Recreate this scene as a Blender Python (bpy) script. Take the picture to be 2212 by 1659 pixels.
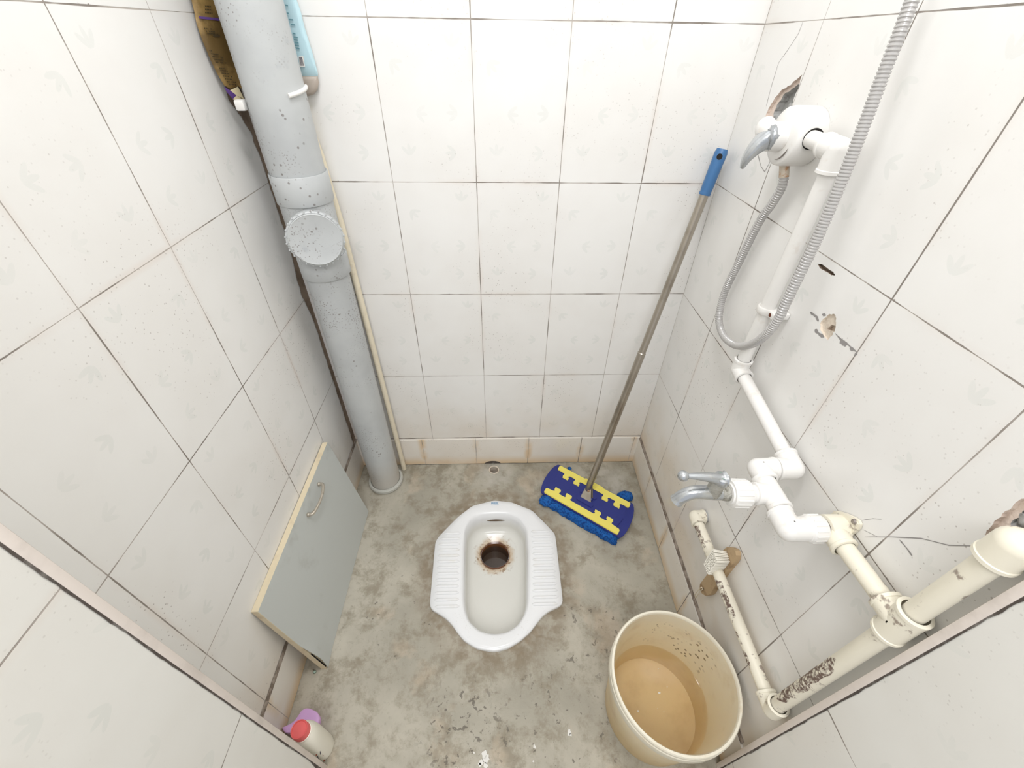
import bpy, bmesh, math, random
from mathutils import Vector, Matrix, noise
random.seed(7)
C = bpy.context.scene.collection
for o in list(bpy.data.objects): bpy.data.objects.remove(o, do_unlink=True)
PI = math.pi
# ---------------------------------------------------------------- camera
F = 911.06                                   # focal length in pixels of the 2212 px wide frame
CP = Vector((0.3486, -1.0923, 1.3189))
CM = Matrix(((0.99946336, 0.00938303, -0.0313839), (-0.03012013, 0.63983547, -0.76792144), (0.0128751, 0.76845463, 0.63977473)))
cam = bpy.data.cameras.new('camera'); cam.sensor_width = 36; cam.lens = F / 2212 * 36; cam.clip_start = 0.01
co = bpy.data.objects.new('camera', cam); C.objects.link(co)
co.matrix_world = Matrix.Translation(CP) @ CM.to_4x4(); bpy.context.scene.camera = co
# ---------------------------------------------------------------- world and lamps
sc = bpy.context.scene
sc.view_settings.view_transform = 'Standard'; sc.view_settings.look = 'None'
sc.view_settings.exposure = -0.58; sc.view_settings.gamma = 1
w = bpy.data.worlds.new('world'); sc.world = w; w.use_nodes = True
w.node_tree.nodes['Background'].inputs[0].default_value = (0.94, 0.955, 1, 1)
w.node_tree.nodes['Background'].inputs[1].default_value = 1.15
def area(name, loc, size, power, color=(.985, .985, 1), target=(0.35, -0.4, 0)):
    l = bpy.data.lights.new(name, 'AREA'); l.shape = 'DISK'; l.size = size; l.energy = power; l.color = color
    o = bpy.data.objects.new(name, l); C.objects.link(o); o.location = loc
    o.rotation_euler = (Vector(target) - Vector(loc)).to_track_quat('-Z', 'Y').to_euler(); return o
area('ceiling_lamp_light', (0.36, -0.60, 2.32), 0.30, 12.5)
area('rear_fill_light', (0.34, -1.75, 2.30), 0.8, 26.0, (.985, .985, 1), (0.35, -0.6, 0.6))  # unseen fill added behind the camera to brighten the lower walls

# ---------------------------------------------------------------- pixel helpers: a pixel of the frame onto a real plane
def ray(u, v): return CM @ Vector(((u - 1106) / F, -(v - 829.5) / F, -1))
def on(axis, u, v, d):
    r = ray(u, v); return CP + r * ((d - CP[axis]) / r[axis])
def PX(u, v, x): return on(0, u, v, x)
def PY(u, v, y): return on(1, u, v, y)
def PZ(u, v, z): return on(2, u, v, z)
def wallx(u, v, off=0.0):                    # pixel onto the right wall's tiled face
    x = .8865
    for _ in range(4):
        p = PX(u, v, x - off); x = .8865 + .0186 * p.y
    return PX(u, v, x - off)

# ---------------------------------------------------------------- materials
def srgb(c):
    return tuple(((x / 255) / 12.92 if x / 255 <= .04045 else ((x / 255 + .055) / 1.055) ** 2.4) for x in c) + (1,)
class N:
    def __init__(s, name):
        s.m = bpy.data.materials.new(name); s.m.use_nodes = True; s.t = s.m.node_tree; s.n = s.t.nodes
        s.b = s.n['Principled BSDF']
    def new(s, t, **k):
        n = s.n.new(t)
        for a, v in k.items(): setattr(n, a, v)
        return n
    def lk(s, a, b): s.t.links.new(a, b)
    def put(s, sock, v):
        if isinstance(v, bpy.types.NodeSocket): s.lk(v, sock)
        elif v is not None: sock.default_value = v
    def math(s, op, a, b=None, c=None, clamp=False):
        n = s.new('ShaderNodeMath', operation=op, use_clamp=clamp)
        s.put(n.inputs[0], a); s.put(n.inputs[1], b)
        if c is not None: s.put(n.inputs[2], c)
        return n.outputs[0]
    def noise(s, scale, detail=3, rough=.5, vec=None, dist=0):
        n = s.new('ShaderNodeTexNoise'); n.inputs['Scale'].default_value = scale; n.inputs['Detail'].default_value = detail
        n.inputs['Roughness'].default_value = rough; n.inputs['Distortion'].default_value = dist
        if vec is not None: s.lk(vec, n.inputs['Vector'])
        return n.outputs['Fac']
    def ramp(s, fac, a, b, lo=0.0, hi=1.0):   # smooth 0..1 between a and b
        n = s.new('ShaderNodeMapRange', interpolation_type='SMOOTHSTEP')
        s.put(n.inputs[0], fac); n.inputs[1].default_value = a; n.inputs[2].default_value = b
        n.inputs[3].default_value = lo; n.inputs[4].default_value = hi; return n.outputs[0]
    def mix(s, fac, a, b):
        n = s.new('ShaderNodeMix', data_type='RGBA'); s.put(n.inputs[0], fac); s.put(n.inputs[6], a); s.put(n.inputs[7], b); return n.outputs[2]
    def pos(s):
        return s.new('ShaderNodeNewGeometry').outputs['Position']
    def sep(s, v):
        n = s.new('ShaderNodeSeparateXYZ'); s.lk(v, n.inputs[0]); return n.outputs
    def obj(s): return s.new('ShaderNodeTexCoord').outputs['Object']
    def bump(s, h, strength=.3, dist=.001):
        n = s.new('ShaderNodeBump'); n.inputs['Strength'].default_value = strength; n.inputs['Distance'].default_value = dist
        s.lk(h, n.inputs['Height']); s.lk(n.outputs[0], s.b.inputs['Normal'])
def plain(name, rgb, rough=.5, metal=0.0, dirt=None, dscale=30, damt=.4, dlo=.5, dhi=.7, bump=0, bscale=60, spec=.5, **k):
    t = N(name); t.b.inputs['Roughness'].default_value = rough; t.b.inputs['Metallic'].default_value = metal
    t.b.inputs['Specular IOR Level'].default_value = spec
    col = srgb(rgb)
    p = t.pos()
    if dirt:
        f = t.math('MULTIPLY', t.ramp(t.noise(dscale, 5, .6, p), dlo, dhi), damt)
        t.lk(t.mix(f, col, srgb(dirt)), t.b.inputs['Base Color'])
    else: t.b.inputs['Base Color'].default_value = col
    if bump: t.bump(t.noise(bscale, 4, .6, p), bump, .002)
    return t.m

# wall tiles: u, v in metres come from the mesh's UV map
def tile_material(name,  tw, th, v0, wide=None, thick=.0011, leaves=True, seed=0.0, u0=0.0, base=(240, 239, 236), cream=.5, wearz=.42, skip0=False, spk=1.0):
    t = N(name)
    uv = t.new('ShaderNodeUVMap').outputs[0]; U, V, _ = t.sep(uv)
    pv = t.new('ShaderNodeVectorMath', operation='ADD'); t.lk(uv, pv.inputs[0]); pv.inputs[1].default_value = (seed, seed * 1.7, seed); p = pv.outputs[0]
    wob = t.math('MULTIPLY', t.math('SUBTRACT', t.noise(14, 2, .5, p), .5), .0018)
    us = t.math('DIVIDE', t.math('SUBTRACT', U, u0), tw); vs = t.math('DIVIDE', t.math('SUBTRACT', V, v0), th)
    def dist(x, size):
        fr = t.math('FRACT', x); return t.math('MULTIPLY', t.math('MINIMUM', fr, t.math('SUBTRACT', 1.0, fr)), size), fr
    du, fu = dist(us, tw); dv, fv = dist(vs, th)
    n1 = t.noise(9, 3, .6, p); n2 = t.noise(120, 3, .6, p)
    wid = t.math('ADD', t.math('MULTIPLY', t.ramp(n1, .35, .7), thick * .7), thick * .55)
    chip = t.math('MULTIPLY', t.ramp(n2, .62, .74), t.math('MULTIPLY', t.ramp(n1, .5, .62), .0016))
    widv = t.math('ADD', wid, chip)
    if wide:                                  # the smeared mortar line over the skirting
        w2 = t.math('MULTIPLY', t.ramp(t.math('ABSOLUTE', t.math('SUBTRACT', V, v0)), .02, .03, 1, 0), wide)
        widv = t.math('ADD', widv, t.math('MULTIPLY', w2, t.ramp(n1, .3, .6, .4, 1.2)))
    gu = t.ramp(t.math('DIVIDE', du, wid), .75, 1.15, 1, 0)
    gv = t.ramp(t.math('DIVIDE', t.math('ADD', dv, wob), widv), .75, 1.15, 1, 0)
    if skip0: gv = t.math('MULTIPLY', gv, t.ramp(V, .19, .2)); gu = t.math('MULTIPLY', gu, t.ramp(V, .135, .14))
    g = t.math('MAXIMUM', gu, gv)
    gcol = t.mix(t.ramp(n1, .42, .60), srgb((182, 174, 166)), srgb((138, 130, 122)))
    nb = t.noise(4, 3, .6, p)
    col = t.mix(t.ramp(nb, .3, .7), srgb(base), srgb((base[0] - 5, base[1] - 6, base[2] - 7)))
    if leaves:                                # faint printed sprigs, the same print on every tile
        cu = t.math('MULTIPLY', fu, 2.0 if tw < .3 else 4.0); cv = t.math('MULTIPLY', fv, 3.0 if th < .4 else 4.0)
        cell = t.new('ShaderNodeCombineXYZ'); t.put(cell.inputs[0], t.math('FLOOR', cu)); t.put(cell.inputs[1], t.math('FLOOR', cv)); cell.inputs[2].default_value = 3.7
        wn = t.new('ShaderNodeTexWhiteNoise'); t.lk(cell.outputs[0], wn.inputs['Vector']); sr = t.new('ShaderNodeSeparateColor'); t.lk(wn.outputs['Color'], sr.inputs[0])
        x = t.math('ADD', t.math('MULTIPLY', t.math('SUBTRACT', t.math('FRACT', cu), .5), .1), t.math('MULTIPLY', t.math('SUBTRACT', sr.outputs[0], .5), .05))
        y = t.math('ADD', t.math('MULTIPLY', t.math('SUBTRACT', t.math('FRACT', cv), .5), .1), t.math('MULTIPLY', t.math('SUBTRACT', sr.outputs[1], .5), .05))
        an = t.math('MULTIPLY', sr.outputs[2], 6.283); ca_, sa_ = t.math('COSINE', an), t.math('SINE', an)
        a_ = t.math('ADD', t.math('MULTIPLY', x, ca_), t.math('MULTIPLY', y, sa_)); b_ = t.math('ABSOLUTE', t.math('SUBTRACT', t.math('MULTIPLY', y, ca_), t.math('MULTIPLY', x, sa_)))
        def leaf(ax, bx):
            xx = t.math('DIVIDE', t.math('SUBTRACT', ax, .013), .013); yy = t.math('DIVIDE', bx, .0043)
            return t.math('SUBTRACT', 1.0, t.math('ADD', t.math('MULTIPLY', xx, xx), t.math('MULTIPLY', yy, yy)))
        c4, s4 = math.cos(math.radians(40)), math.sin(math.radians(40))
        a2 = t.math('ADD', t.math('MULTIPLY', a_, c4), t.math('MULTIPLY', b_, s4)); b2 = t.math('SUBTRACT', t.math('MULTIPLY', b_, c4), t.math('MULTIPLY', a_, s4))
        total = t.math('MAXIMUM', leaf(a_, b_), leaf(a2, b2))
        lf = t.math('MULTIPLY', t.ramp(total, 0, .35), t.ramp(n1, .3, .6, .08, .24))
        col = t.mix(lf, col, srgb((208, 214, 208)))
    # worn cream staining low on the wall, fine dirt specks
    st = t.math('MULTIPLY', t.ramp(V, wearz - .36, wearz, 1, 0), t.ramp(nb, .25, .75, .25, 1.1))
    col = t.mix(t.math('MULTIPLY', st, cream, clamp=True), col, srgb((222, 200, 168)))
    if not leaves:                            # skirting: tan staining along its foot and beside its joints
        lowst = t.math('MULTIPLY', t.ramp(V, .0, .06, 1, 0), t.ramp(t.noise(7, 3, .6, p), .2, .6, .35, 1))
        jst = t.math('MULTIPLY', t.ramp(du, 0, .022, 1, 0), t.ramp(t.noise(11, 3, .6, p), .35, .65))
        col = t.mix(t.math('MULTIPLY', t.math('MAXIMUM', lowst, jst), .75), col, srgb((222, 188, 138)))
    edge = t.math('MULTIPLY', t.ramp(t.math('MINIMUM', du, dv), 0, .012, 1, 0), t.ramp(nb, .45, .7))
    col = t.mix(t.math('MULTIPLY', edge, .22), col, srgb((215, 190, 170)))
    vo = t.new('ShaderNodeTexVoronoi'); vo.inputs['Scale'].default_value = 115; t.lk(p, vo.inputs['Vector'])
    sp = t.math('MULTIPLY', t.ramp(vo.outputs['Distance'], .10, .17, 1, 0), t.ramp(nb, .48, .64))
    sp = t.math('MULTIPLY', sp, t.ramp(V, .3, 1.5, .7 * spk, .3 * spk))
    col = t.mix(sp, col, srgb((150, 140, 132)))
    col = t.mix(g, col, gcol)
    t.lk(col, t.b.inputs['Base Color'])
    t.b.inputs['Specular IOR Level'].default_value = .4
    t.lk(t.math('ADD', t.math('MULTIPLY', g, .5), .26), t.b.inputs['Roughness'])
    h = t.math('ADD', t.math('MULTIPLY', g, -1.0), t.math('MULTIPLY', n1, .4))
    t.bump(h, .5, .0012)
    return t.m
M = {}
M['tile_back'] = tile_material('wall_tile_back', .2, .2975, .1487, .0012, seed=0, u0=.1, cream=.4)
M['tile_left'] = tile_material('wall_tile_left', .2, .2975, .1487, None, seed=3.1, u0=.0026, cream=.35, skip0=True)
M['tile_right'] = tile_material('wall_tile_right', .2, .2975, .1487, None, seed=5.3, u0=.0018, cream=.6, wearz=.5, skip0=True)
M['tile_near'] = tile_material('outer_wall_tile', .4, .4257, .4913, None, .0013, seed=8.8, u0=.37, base=(236, 235, 230), cream=.05, spk=.5)
M['skirt'] = tile_material('skirting_tile', .2015, 4, 2.0, None, .0012, leaves=False, seed=2.2, u0=.0575, base=(243, 240, 234), cream=.28, wearz=.33)
M['biscuit'] = plain('broken_tile_edge', (226, 210, 198), .9, dirt=(180, 160, 148), dscale=50, damt=.6, bump=.8, bscale=160)
M['mortar'] = plain('grey_mortar', (178, 178, 176), .95, dirt=(96, 92, 88), dscale=40, damt=.8, bump=1, bscale=90)
M['darkmortar'] = plain('dark_joint', (84, 76, 70), .95, dirt=(150, 146, 140), dscale=35, damt=.6, bump=1, bscale=90)
M['jointgrey'] = plain('brown_grey_joint', (164, 152, 140), .95, dirt=(104, 90, 78), dscale=45, damt=.8, dlo=.42, dhi=.6, bump=1, bscale=120)
M['brownmortar'] = plain('brown_corner_mortar', (150, 132, 114), .95, dirt=(108, 90, 74), dscale=22, damt=.7, dlo=.4, dhi=.65, bump=1, bscale=80)
M['plaster'] = plain('cream_plaster', (222, 210, 194), .95, dirt=(170, 150, 132), dscale=60, damt=.7, bump=1, bscale=140)
M['crack'] = plain('crack_grey', (150, 146, 144), .9)
M['black'] = plain('cavity_black', (30, 26, 24), .9)
M['pvcgrey'] = plain('grey_pvc', (192, 192, 184), .42, dirt=(128, 124, 122), dscale=42, damt=.6, dlo=.60, dhi=.68)
M['pvcwhite'] = plain('white_pipe_plastic', (236, 234, 230), .3, dirt=(215, 205, 192), dscale=35, damt=.35, dlo=.56, dhi=.7)
M['cream'] = plain('cream_pipe_plastic', (236, 230, 212), .4, dirt=(120, 98, 86), dscale=45, damt=.75, dlo=.6, dhi=.68)
M['conduit'] = plain('cream_conduit', (232, 222, 198), .45, dirt=(200, 184, 158), dscale=30, damt=.4)
M['hose'] = plain('grey_corrugated_plastic', (190, 188, 186), .22, .25)
M['rust'] = plain('rusty_ferrule', (200, 188, 172), .4, .2, dirt=(176, 122, 70), dscale=60, damt=.8, dlo=.5, dhi=.62)
M['chrome'] = plain('worn_chrome', (190, 194, 198), .22, .85, dirt=(214, 214, 210), dscale=60, damt=.5, bump=.25, bscale=120)
M['scaly'] = plain('limescaled_chrome', (176, 174, 166), .5, .55, dirt=(116, 114, 102), dscale=90, damt=.8, bump=.9, bscale=190)
M['screw'] = plain('grey_screw_metal', (150, 142, 136), .4, .6, dirt=(96, 84, 76), dscale=90, damt=.6)
M['steel'] = plain('mop_steel', (176, 168, 156), .3, .9, dirt=(120, 108, 92), dscale=12, damt=.4)
M['gripblue'] = plain('grip_blue_plastic', (64, 112, 162), .35)
M['navy'] = plain('navy_plastic', (40, 50, 128), .38)
M['yellow'] = plain('yellow_plastic', (244, 230, 112), .42)
M['fluff'] = plain('blue_microfibre', (30, 104, 184), .95, dirt=(10, 56, 126), dscale=160, damt=.8, dlo=.45, dhi=.6, bump=1, bscale=400)
M['board'] = plain('grey_door_board', (198, 202, 199), .5, dirt=(150, 148, 138), dscale=9, damt=.35, dlo=.58, dhi=.75)
M['boardedge'] = plain('cream_edge_band', (232, 218, 188), .5, dirt=(196, 172, 140), dscale=20, damt=.5)
M['handle'] = plain('aged_chrome_handle', (190, 182, 168), .35, .5, dirt=(140, 124, 104), dscale=90, damt=.6)
M['porcelain'] = plain('white_porcelain', (240, 241, 242), .1, dirt=(226, 220, 206), dscale=16, damt=.3)
M['blueprint'] = plain('pale_blue_print', (130, 168, 200), .3)
M['wood'] = plain('brush_wood', (186, 160, 124), .7, dirt=(140, 112, 80), dscale=35, damt=.7, bump=.3, bscale=60)
M['bristle'] = plain('white_bristle', (242, 238, 226), .6)
M['string'] = plain('white_string', (226, 214, 190), .8)
M['bottle'] = plain('cream_bottle_plastic', (240, 236, 222), .35)
M['capred'] = plain('coral_cap', (232, 104, 104), .4)
M['redink'] = plain('brown_red_ink', (176, 92, 62), .5)
M['inkdark'] = plain('dark_ink', (96, 90, 100), .5)
M['lilac'] = plain('lilac_plastic', (224, 178, 232), .35)
M['goldfoil'] = plain('brown_gold_pouch', (150, 122, 72), .35, .2, dirt=(90, 70, 36), dscale=18, damt=.8, dlo=.4, dhi=.6, bump=.5, bscale=22)
M['paleblue'] = plain('pale_blue_pouch', (188, 218, 226), .35, bump=.3, bscale=30)
M['pouchgrey'] = plain('pouch_taupe', (176, 164, 152), .45)
M['purple'] = plain('purple_print', (92, 64, 130), .4)
M['ivory'] = plain('ivory_print', (232, 218, 178), .45)
M['inkteal'] = plain('teal_ink', (104, 146, 156), .5)
M['inkolive'] = plain('dark_olive_ink', (66, 54, 30), .5)
M['white'] = plain('white_paint', (232, 230, 224), .7)
M['ceil'] = plain('ceiling_paint', (240, 240, 238), .9)
M['slit_shade'] = plain('slit_shadow_brown', (86, 66, 40), .8)  # painted shadow colour for the flush inlet

def floor_material():
    t = N('cement_floor'); p = t.pos(); X, Y, Z = t.sep(p)
    big = t.noise(3.2, 5, .6, p, .4); mid = t.noise(12, 8, .72, p, .12); fine = t.noise(70, 5, .7, p)
    col = t.mix(t.ramp(big, .3, .7), srgb((196, 190, 175)), srgb((164, 159, 145)))
    col = t.mix(t.math('MULTIPLY', t.ramp(mid, .45, .64), .7), col, srgb((136, 126, 106)))
    col = t.mix(t.math('MULTIPLY', t.ramp(t.noise(6, 4, .6, p, .3), .56, .68), .4), col, srgb((212, 194, 172)))
    col = t.mix(t.math('MULTIPLY', t.ramp(fine, .55, .72), .35), col, srgb((118, 108, 92)))
    # grime ring round the pan
    dx = t.math('DIVIDE', t.math('SUBTRACT', X, .335), .225); dy = t.math('DIVIDE', t.math('ADD', Y, .425), .265)
    r = t.math('SQRT', t.math('ADD', t.math('MULTIPLY', dx, dx), t.math('MULTIPLY', dy, dy)))
    rr = t.math('MULTIPLY', t.ramp(t.math('ADD', r, t.math('MULTIPLY', mid, .35)), 1.15, 1.42, 1, 0), t.ramp(t.noise(24, 5, .7, p), .35, .6, .3, 1))
    col = t.mix(t.math('MULTIPLY', rr, .6), col, srgb((126, 108, 84)))
    # dark worn patches in front of the pan
    def blob(cx, cy, rad, lo, hi, scale):
        a = t.math('SUBTRACT', X, cx); b = t.math('SUBTRACT', Y, cy)
        d = t.math('SQRT', t.math('ADD', t.math('MULTIPLY', a, a), t.math('MULTIPLY', b, b)))
        return t.math('MULTIPLY', t.ramp(d, rad * .5, rad, 1, 0), t.ramp(t.noise(scale, 4, .65, p, .3), lo, hi))
    m = blob(.25, -.83, .13, .585, .61, 52)
    m = t.math('MAXIMUM', m, blob(.48, -.86, .2, .6, .64, 46)); m = t.math('MAXIMUM', m, blob(.60, -.62, .16, .6, .66, 40))
    m = t.math('MAXIMUM', m, blob(.05, -.58, .2, .64, .68, 50))
    col = t.mix(t.math('MULTIPLY', m, .7), col, srgb((92, 86, 78)))
    # greyer band towards the back and right edges
    e = t.math('MULTIPLY', t.math('MAXIMUM', t.ramp(Y, -.13, .0), t.ramp(X, .78, .90)), t.ramp(mid, .35, .65, .2, 1))
    col = t.mix(t.math('MULTIPLY', e, .5), col, srgb((134, 130, 114)))
    lt = t.math('MAXIMUM', blob(.33, -.05, .09, .3, .6, 30), blob(.78, -.1, .09, .35, .6, 22))
    col = t.mix(t.math('MULTIPLY', lt, .45), col, srgb((196, 192, 184)))
    t.lk(col, t.b.inputs['Base Color']); t.b.inputs['Roughness'].default_value = .75
    t.bump(t.math('ADD', fine, t.math('MULTIPLY', mid, 2)), .35, .002)
    return t.m
M['floor'] = floor_material()

def pan_material():
    t = N('pan_porcelain_stained'); p = t.pos(); X, Y, Z = t.sep(p)
    a = t.math('SUBTRACT', X, .330); b = t.math('ADD', Y, .345)
    d = t.math('SQRT', t.math('ADD', t.math('MULTIPLY', a, a), t.math('MULTIPLY', b, b)))
    n = t.noise(40, 5, .7, p, .6)
    s1 = t.ramp(t.math('ADD', d, t.math('MULTIPLY', n, .036)), .066, .092, 1, 0)
    s2 = t.math('MULTIPLY', t.ramp(d, .055, .085, 1, 0), t.ramp(t.noise(60, 4, .7, p), .55, .62))
    base = t.mix(t.ramp(Z, -.05, -.002), srgb((226, 225, 218)), srgb((240, 241, 242)))
    col = t.mix(t.math('MULTIPLY', s1, .75), base, srgb((192, 160, 116)))
    col = t.mix(t.math('MULTIPLY', s2, .8), col, srgb((140, 104, 66)))
    col = t.mix(t.ramp(t.math('ADD', d, t.math('MULTIPLY', n, .012)), .054, .060, 1, 0), col, srgb((96, 54, 26)))
    v = t.new('ShaderNodeTexVoronoi'); v.inputs['Scale'].default_value = 210; t.lk(p, v.inputs['Vector'])
    sp = t.math('MULTIPLY', t.ramp(v.outputs['Distance'], .13, .2, 1, 0), t.ramp(t.noise(18, 3, .6, p), .5, .62))
    sp = t.math('MULTIPLY', sp, t.ramp(Y, -.62, -.52, 1, 0))
    col = t.mix(t.math('MULTIPLY', sp, .4), col, srgb((150, 138, 110)))
    t.lk(col, t.b.inputs['Base Color']); t.b.inputs['Roughness'].default_value = .2
    return t.m
M['pan'] = pan_material()
def bucket_material():
    t = N('bucket_yellowed_plastic'); p = t.pos(); X, Y, Z = t.sep(p)
    col = t.mix(t.ramp(Z, .02, .22), srgb((226, 201, 155)), srgb((236, 222, 194)))
    v = t.new('ShaderNodeTexVoronoi'); v.inputs['Scale'].default_value = 120
    mp = t.new('ShaderNodeMapping'); mp.inputs['Scale'].default_value = (1, .5, .7); mp.inputs['Rotation'].default_value = (.4, 0, .6); t.lk(p, mp.inputs['Vector']); t.lk(mp.outputs[0], v.inputs['Vector'])
    s = t.math('MULTIPLY', t.ramp(v.outputs['Distance'], .24, .32, 1, 0), t.ramp(t.noise(9, 3, .6, p), .36, .48))
    s = t.math('MULTIPLY', s, t.ramp(Y, -.80, -.75)); s = t.math('MULTIPLY', s, t.ramp(X, .70, .74)); s = t.math('MULTIPLY', s, t.ramp(Z, .1, .12))
    s = t.math('MULTIPLY', s, t.ramp(Z, .19, .215, 1, 0))
    col = t.mix(t.math('MULTIPLY', s, .85), col, srgb((112, 92, 54)))
    f = t.math('MULTIPLY', t.ramp(t.noise(12, 4, .6, p), .5, .75), .35)
    col = t.mix(f, col, srgb((190, 158, 110)))
    t.lk(col, t.b.inputs['Base Color']); t.b.inputs['Roughness'].default_value = .38
    t.b.inputs['Subsurface Weight'].default_value = .25; t.b.inputs['Subsurface Radius'].default_value = (.03, .02, .01); t.b.inputs['Subsurface Scale'].default_value = .5
    return t.m
M['bucket'] = bucket_material()
def water_material():
    t = N('murky_water'); t.n.remove(t.b)
    out = t.n['Material Output']; tr = t.new('ShaderNodeBsdfTransparent'); tr.inputs[0].default_value = (.985, .965, .92, 1)
    gl = t.new('ShaderNodeBsdfGlossy'); gl.inputs['Roughness'].default_value = .03
    fr = t.new('ShaderNodeFresnel'); fr.inputs[0].default_value = 1.33
    mx = t.new('ShaderNodeMixShader'); t.lk(fr.outputs[0], mx.inputs[0]); t.lk(tr.outputs[0], mx.inputs[1]); t.lk(gl.outputs[0], mx.inputs[2]); t.lk(mx.outputs[0], out.inputs[0])
    return t.m
M['water'] = water_material()

# ---------------------------------------------------------------- mesh helpers
def tag(o, label, cat, group=None):
    o['label'] = label; o['category'] = cat
    if group: o['group'] = group
    return o
def obj(name, bm, mats, parent=None, smooth=True, angle=.7):
    me = bpy.data.meshes.new(name)
    bmesh.ops.recalc_face_normals(bm, faces=bm.faces)
    if smooth:
        for f in bm.faces: f.smooth = True
        for e in bm.edges:
            if len(e.link_faces) == 2 and e.calc_face_angle(0) > angle: e.smooth = False
    bm.to_mesh(me); bm.free()
    for m in (mats if isinstance(mats, (list, tuple)) else [mats]): me.materials.append(m)
    o = bpy.data.objects.new(name, me); C.objects.link(o)
    if parent:
        o.parent = parent; o.matrix_parent_inverse = Matrix.Translation(parent.location).inverted() if parent.type == 'EMPTY' else Matrix.Identity(4)
    return o
def empty(name, loc, label, cat, group=None):
    o = bpy.data.objects.new(name, None); C.objects.link(o); o.location = loc; o.empty_display_size = .05
    return tag(o, label, cat, group)
def struct(name, bm, m, parent=None, **k):
    o = obj(name, bm, m, parent, **k); o['kind'] = 'structure'; return o
def B(): return bmesh.new()
def box(bm, lo, hi, bev=0, seg=2, mat=0, rot=None):
    lo, hi = Vector(lo), Vector(hi); r = bmesh.ops.create_cube(bm, size=1); vs = r['verts']
    fs = {f for v in vs for f in v.link_faces}
    for f in fs: f.material_index = mat
    c, d = (lo + hi) / 2, hi - lo
    for v in vs: v.co = Vector((v.co.x * d.x, v.co.y * d.y, v.co.z * d.z)) + c
    if bev:
        es = {e for v in vs for e in v.link_edges}
        r = bmesh.ops.bevel(bm, geom=list(es), offset=bev, segments=seg, affect='EDGES', profile=.5)
        vs = list({v for f in r['faces'] for v in f.verts} | {v for v in vs if v.is_valid})
        for f in r['faces']: f.material_index = mat
    if rot: bmesh.ops.transform(bm, matrix=rot, verts=vs)
    return vs
def frames(pts):
    pts = [Vector(p) for p in pts]; T = []
    for i in range(len(pts)):
        a = pts[max(i - 1, 0)]; b = pts[min(i + 1, len(pts) - 1)]; T.append((b - a).normalized())
    n = T[0].orthogonal().normalized(); out = []
    for i, t in enumerate(T):
        n = (n - t * n.dot(t)).normalized(); out.append((pts[i], n.copy(), t.cross(n)))
    return out
def tube(bm, pts, r, seg=20, caps=True, mat=0, flat=1.0, up=None):
    R = r if isinstance(r, (list, tuple)) else [r] * len(pts); rings = []
    fr = frames(pts)
    if up is not None:
        fr = [(p, (Vector(up) - (n.cross(b)) * Vector(up).dot(n.cross(b))).normalized(), None) for p, n, b in fr]
        ts = frames(pts); fr = [(p, n, ts[i][1].cross(ts[i][2]).cross(n)) for i, (p, n, _) in enumerate(fr)]
    for (p, n, b), rr in zip(fr, R):
        rings.append([bm.verts.new(p + n * rr * math.cos(a) * flat + b * rr * math.sin(a)) for a in [2 * PI * k / seg for k in range(seg)]])
    for a, b in zip(rings, rings[1:]):
        for k in range(seg):
            f = bm.faces.new((a[k], a[(k + 1) % seg], b[(k + 1) % seg], b[k])); f.material_index = mat
    if caps:
        bm.faces.new(rings[0][::-1]).material_index = mat; bm.faces.new(rings[-1]).material_index = mat
def lathe(bm, prof, c, axis=(0, 0, 1), seg=40, mat=0, close=False):
    ax = Vector(axis).normalized(); n = ax.orthogonal().normalized(); b = ax.cross(n); c = Vector(c); rings = []
    for r, h in prof:
        if r < 1e-6: rings.append([bm.verts.new(c + ax * h)])
        else: rings.append([bm.verts.new(c + ax * h + n * r * math.cos(2 * PI * k / seg) + b * r * math.sin(2 * PI * k / seg)) for k in range(seg)])
    for A, Bq in zip(rings, rings[1:]):
        for k in range(seg):
            q = [A[k % len(A)], A[(k + 1) % len(A)], Bq[(k + 1) % len(Bq)], Bq[k % len(Bq)]]
            u = []
            for v in q:
                if v not in u: u.append(v)
            if len(u) > 2:
                f = bm.faces.new(u); f.material_index = mat
def prism(bm, poly, d, mat=0, bev=0):       # poly of 3D points pushed along d
    d = Vector(d); a = [bm.verts.new(Vector(p)) for p in poly]; b = [bm.verts.new(Vector(p) + d) for p in poly]; n = len(a)
    fs = [bm.faces.new(a[::-1]), bm.faces.new(b)] + [bm.faces.new((a[i], a[(i + 1) % n], b[(i + 1) % n], b[i])) for i in range(n)]
    for f in fs: f.material_index = mat
    if bev:
        es = list(fs[1].edges); bmesh.ops.bevel(bm, geom=es, offset=bev, segments=2, affect='EDGES')
def ball(bm, c, r, sub=2, mat=0, scale=(1, 1, 1)):
    q = bmesh.ops.create_icosphere(bm, subdivisions=sub, radius=r)
    for v in q['verts']: v.co = Vector((v.co.x * scale[0], v.co.y * scale[1], v.co.z * scale[2])) + Vector(c)
    for f in {f for v in q['verts'] for f in v.link_faces}: f.material_index = mat
    return q['verts']
def smooth_path(pts, n=12):                   # Catmull-Rom through the points
    P = [Vector(p) for p in pts]; P = [P[0] * 2 - P[1]] + P + [P[-1] * 2 - P[-2]]; out = []
    for i in range(1, len(P) - 2):
        for k in range(n):
            t = k / n; a, b, c, d = P[i - 1], P[i], P[i + 1], P[i + 2]
            out.append(.5 * ((2 * b) + (c - a) * t + (2 * a - 5 * b + 4 * c - d) * t * t + (3 * b - a - 3 * c + d) * t ** 3))
    out.append(P[-2]); return out
def resample(pts, step):
    out = [pts[0].copy()]; acc = 0
    for a, b in zip(pts, pts[1:]):
        L = (b - a).length; s = step - acc
        while s <= L: out.append(a.lerp(b, s / L)); s += step
        acc = (acc + L) % step if L else acc
    return out
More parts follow.
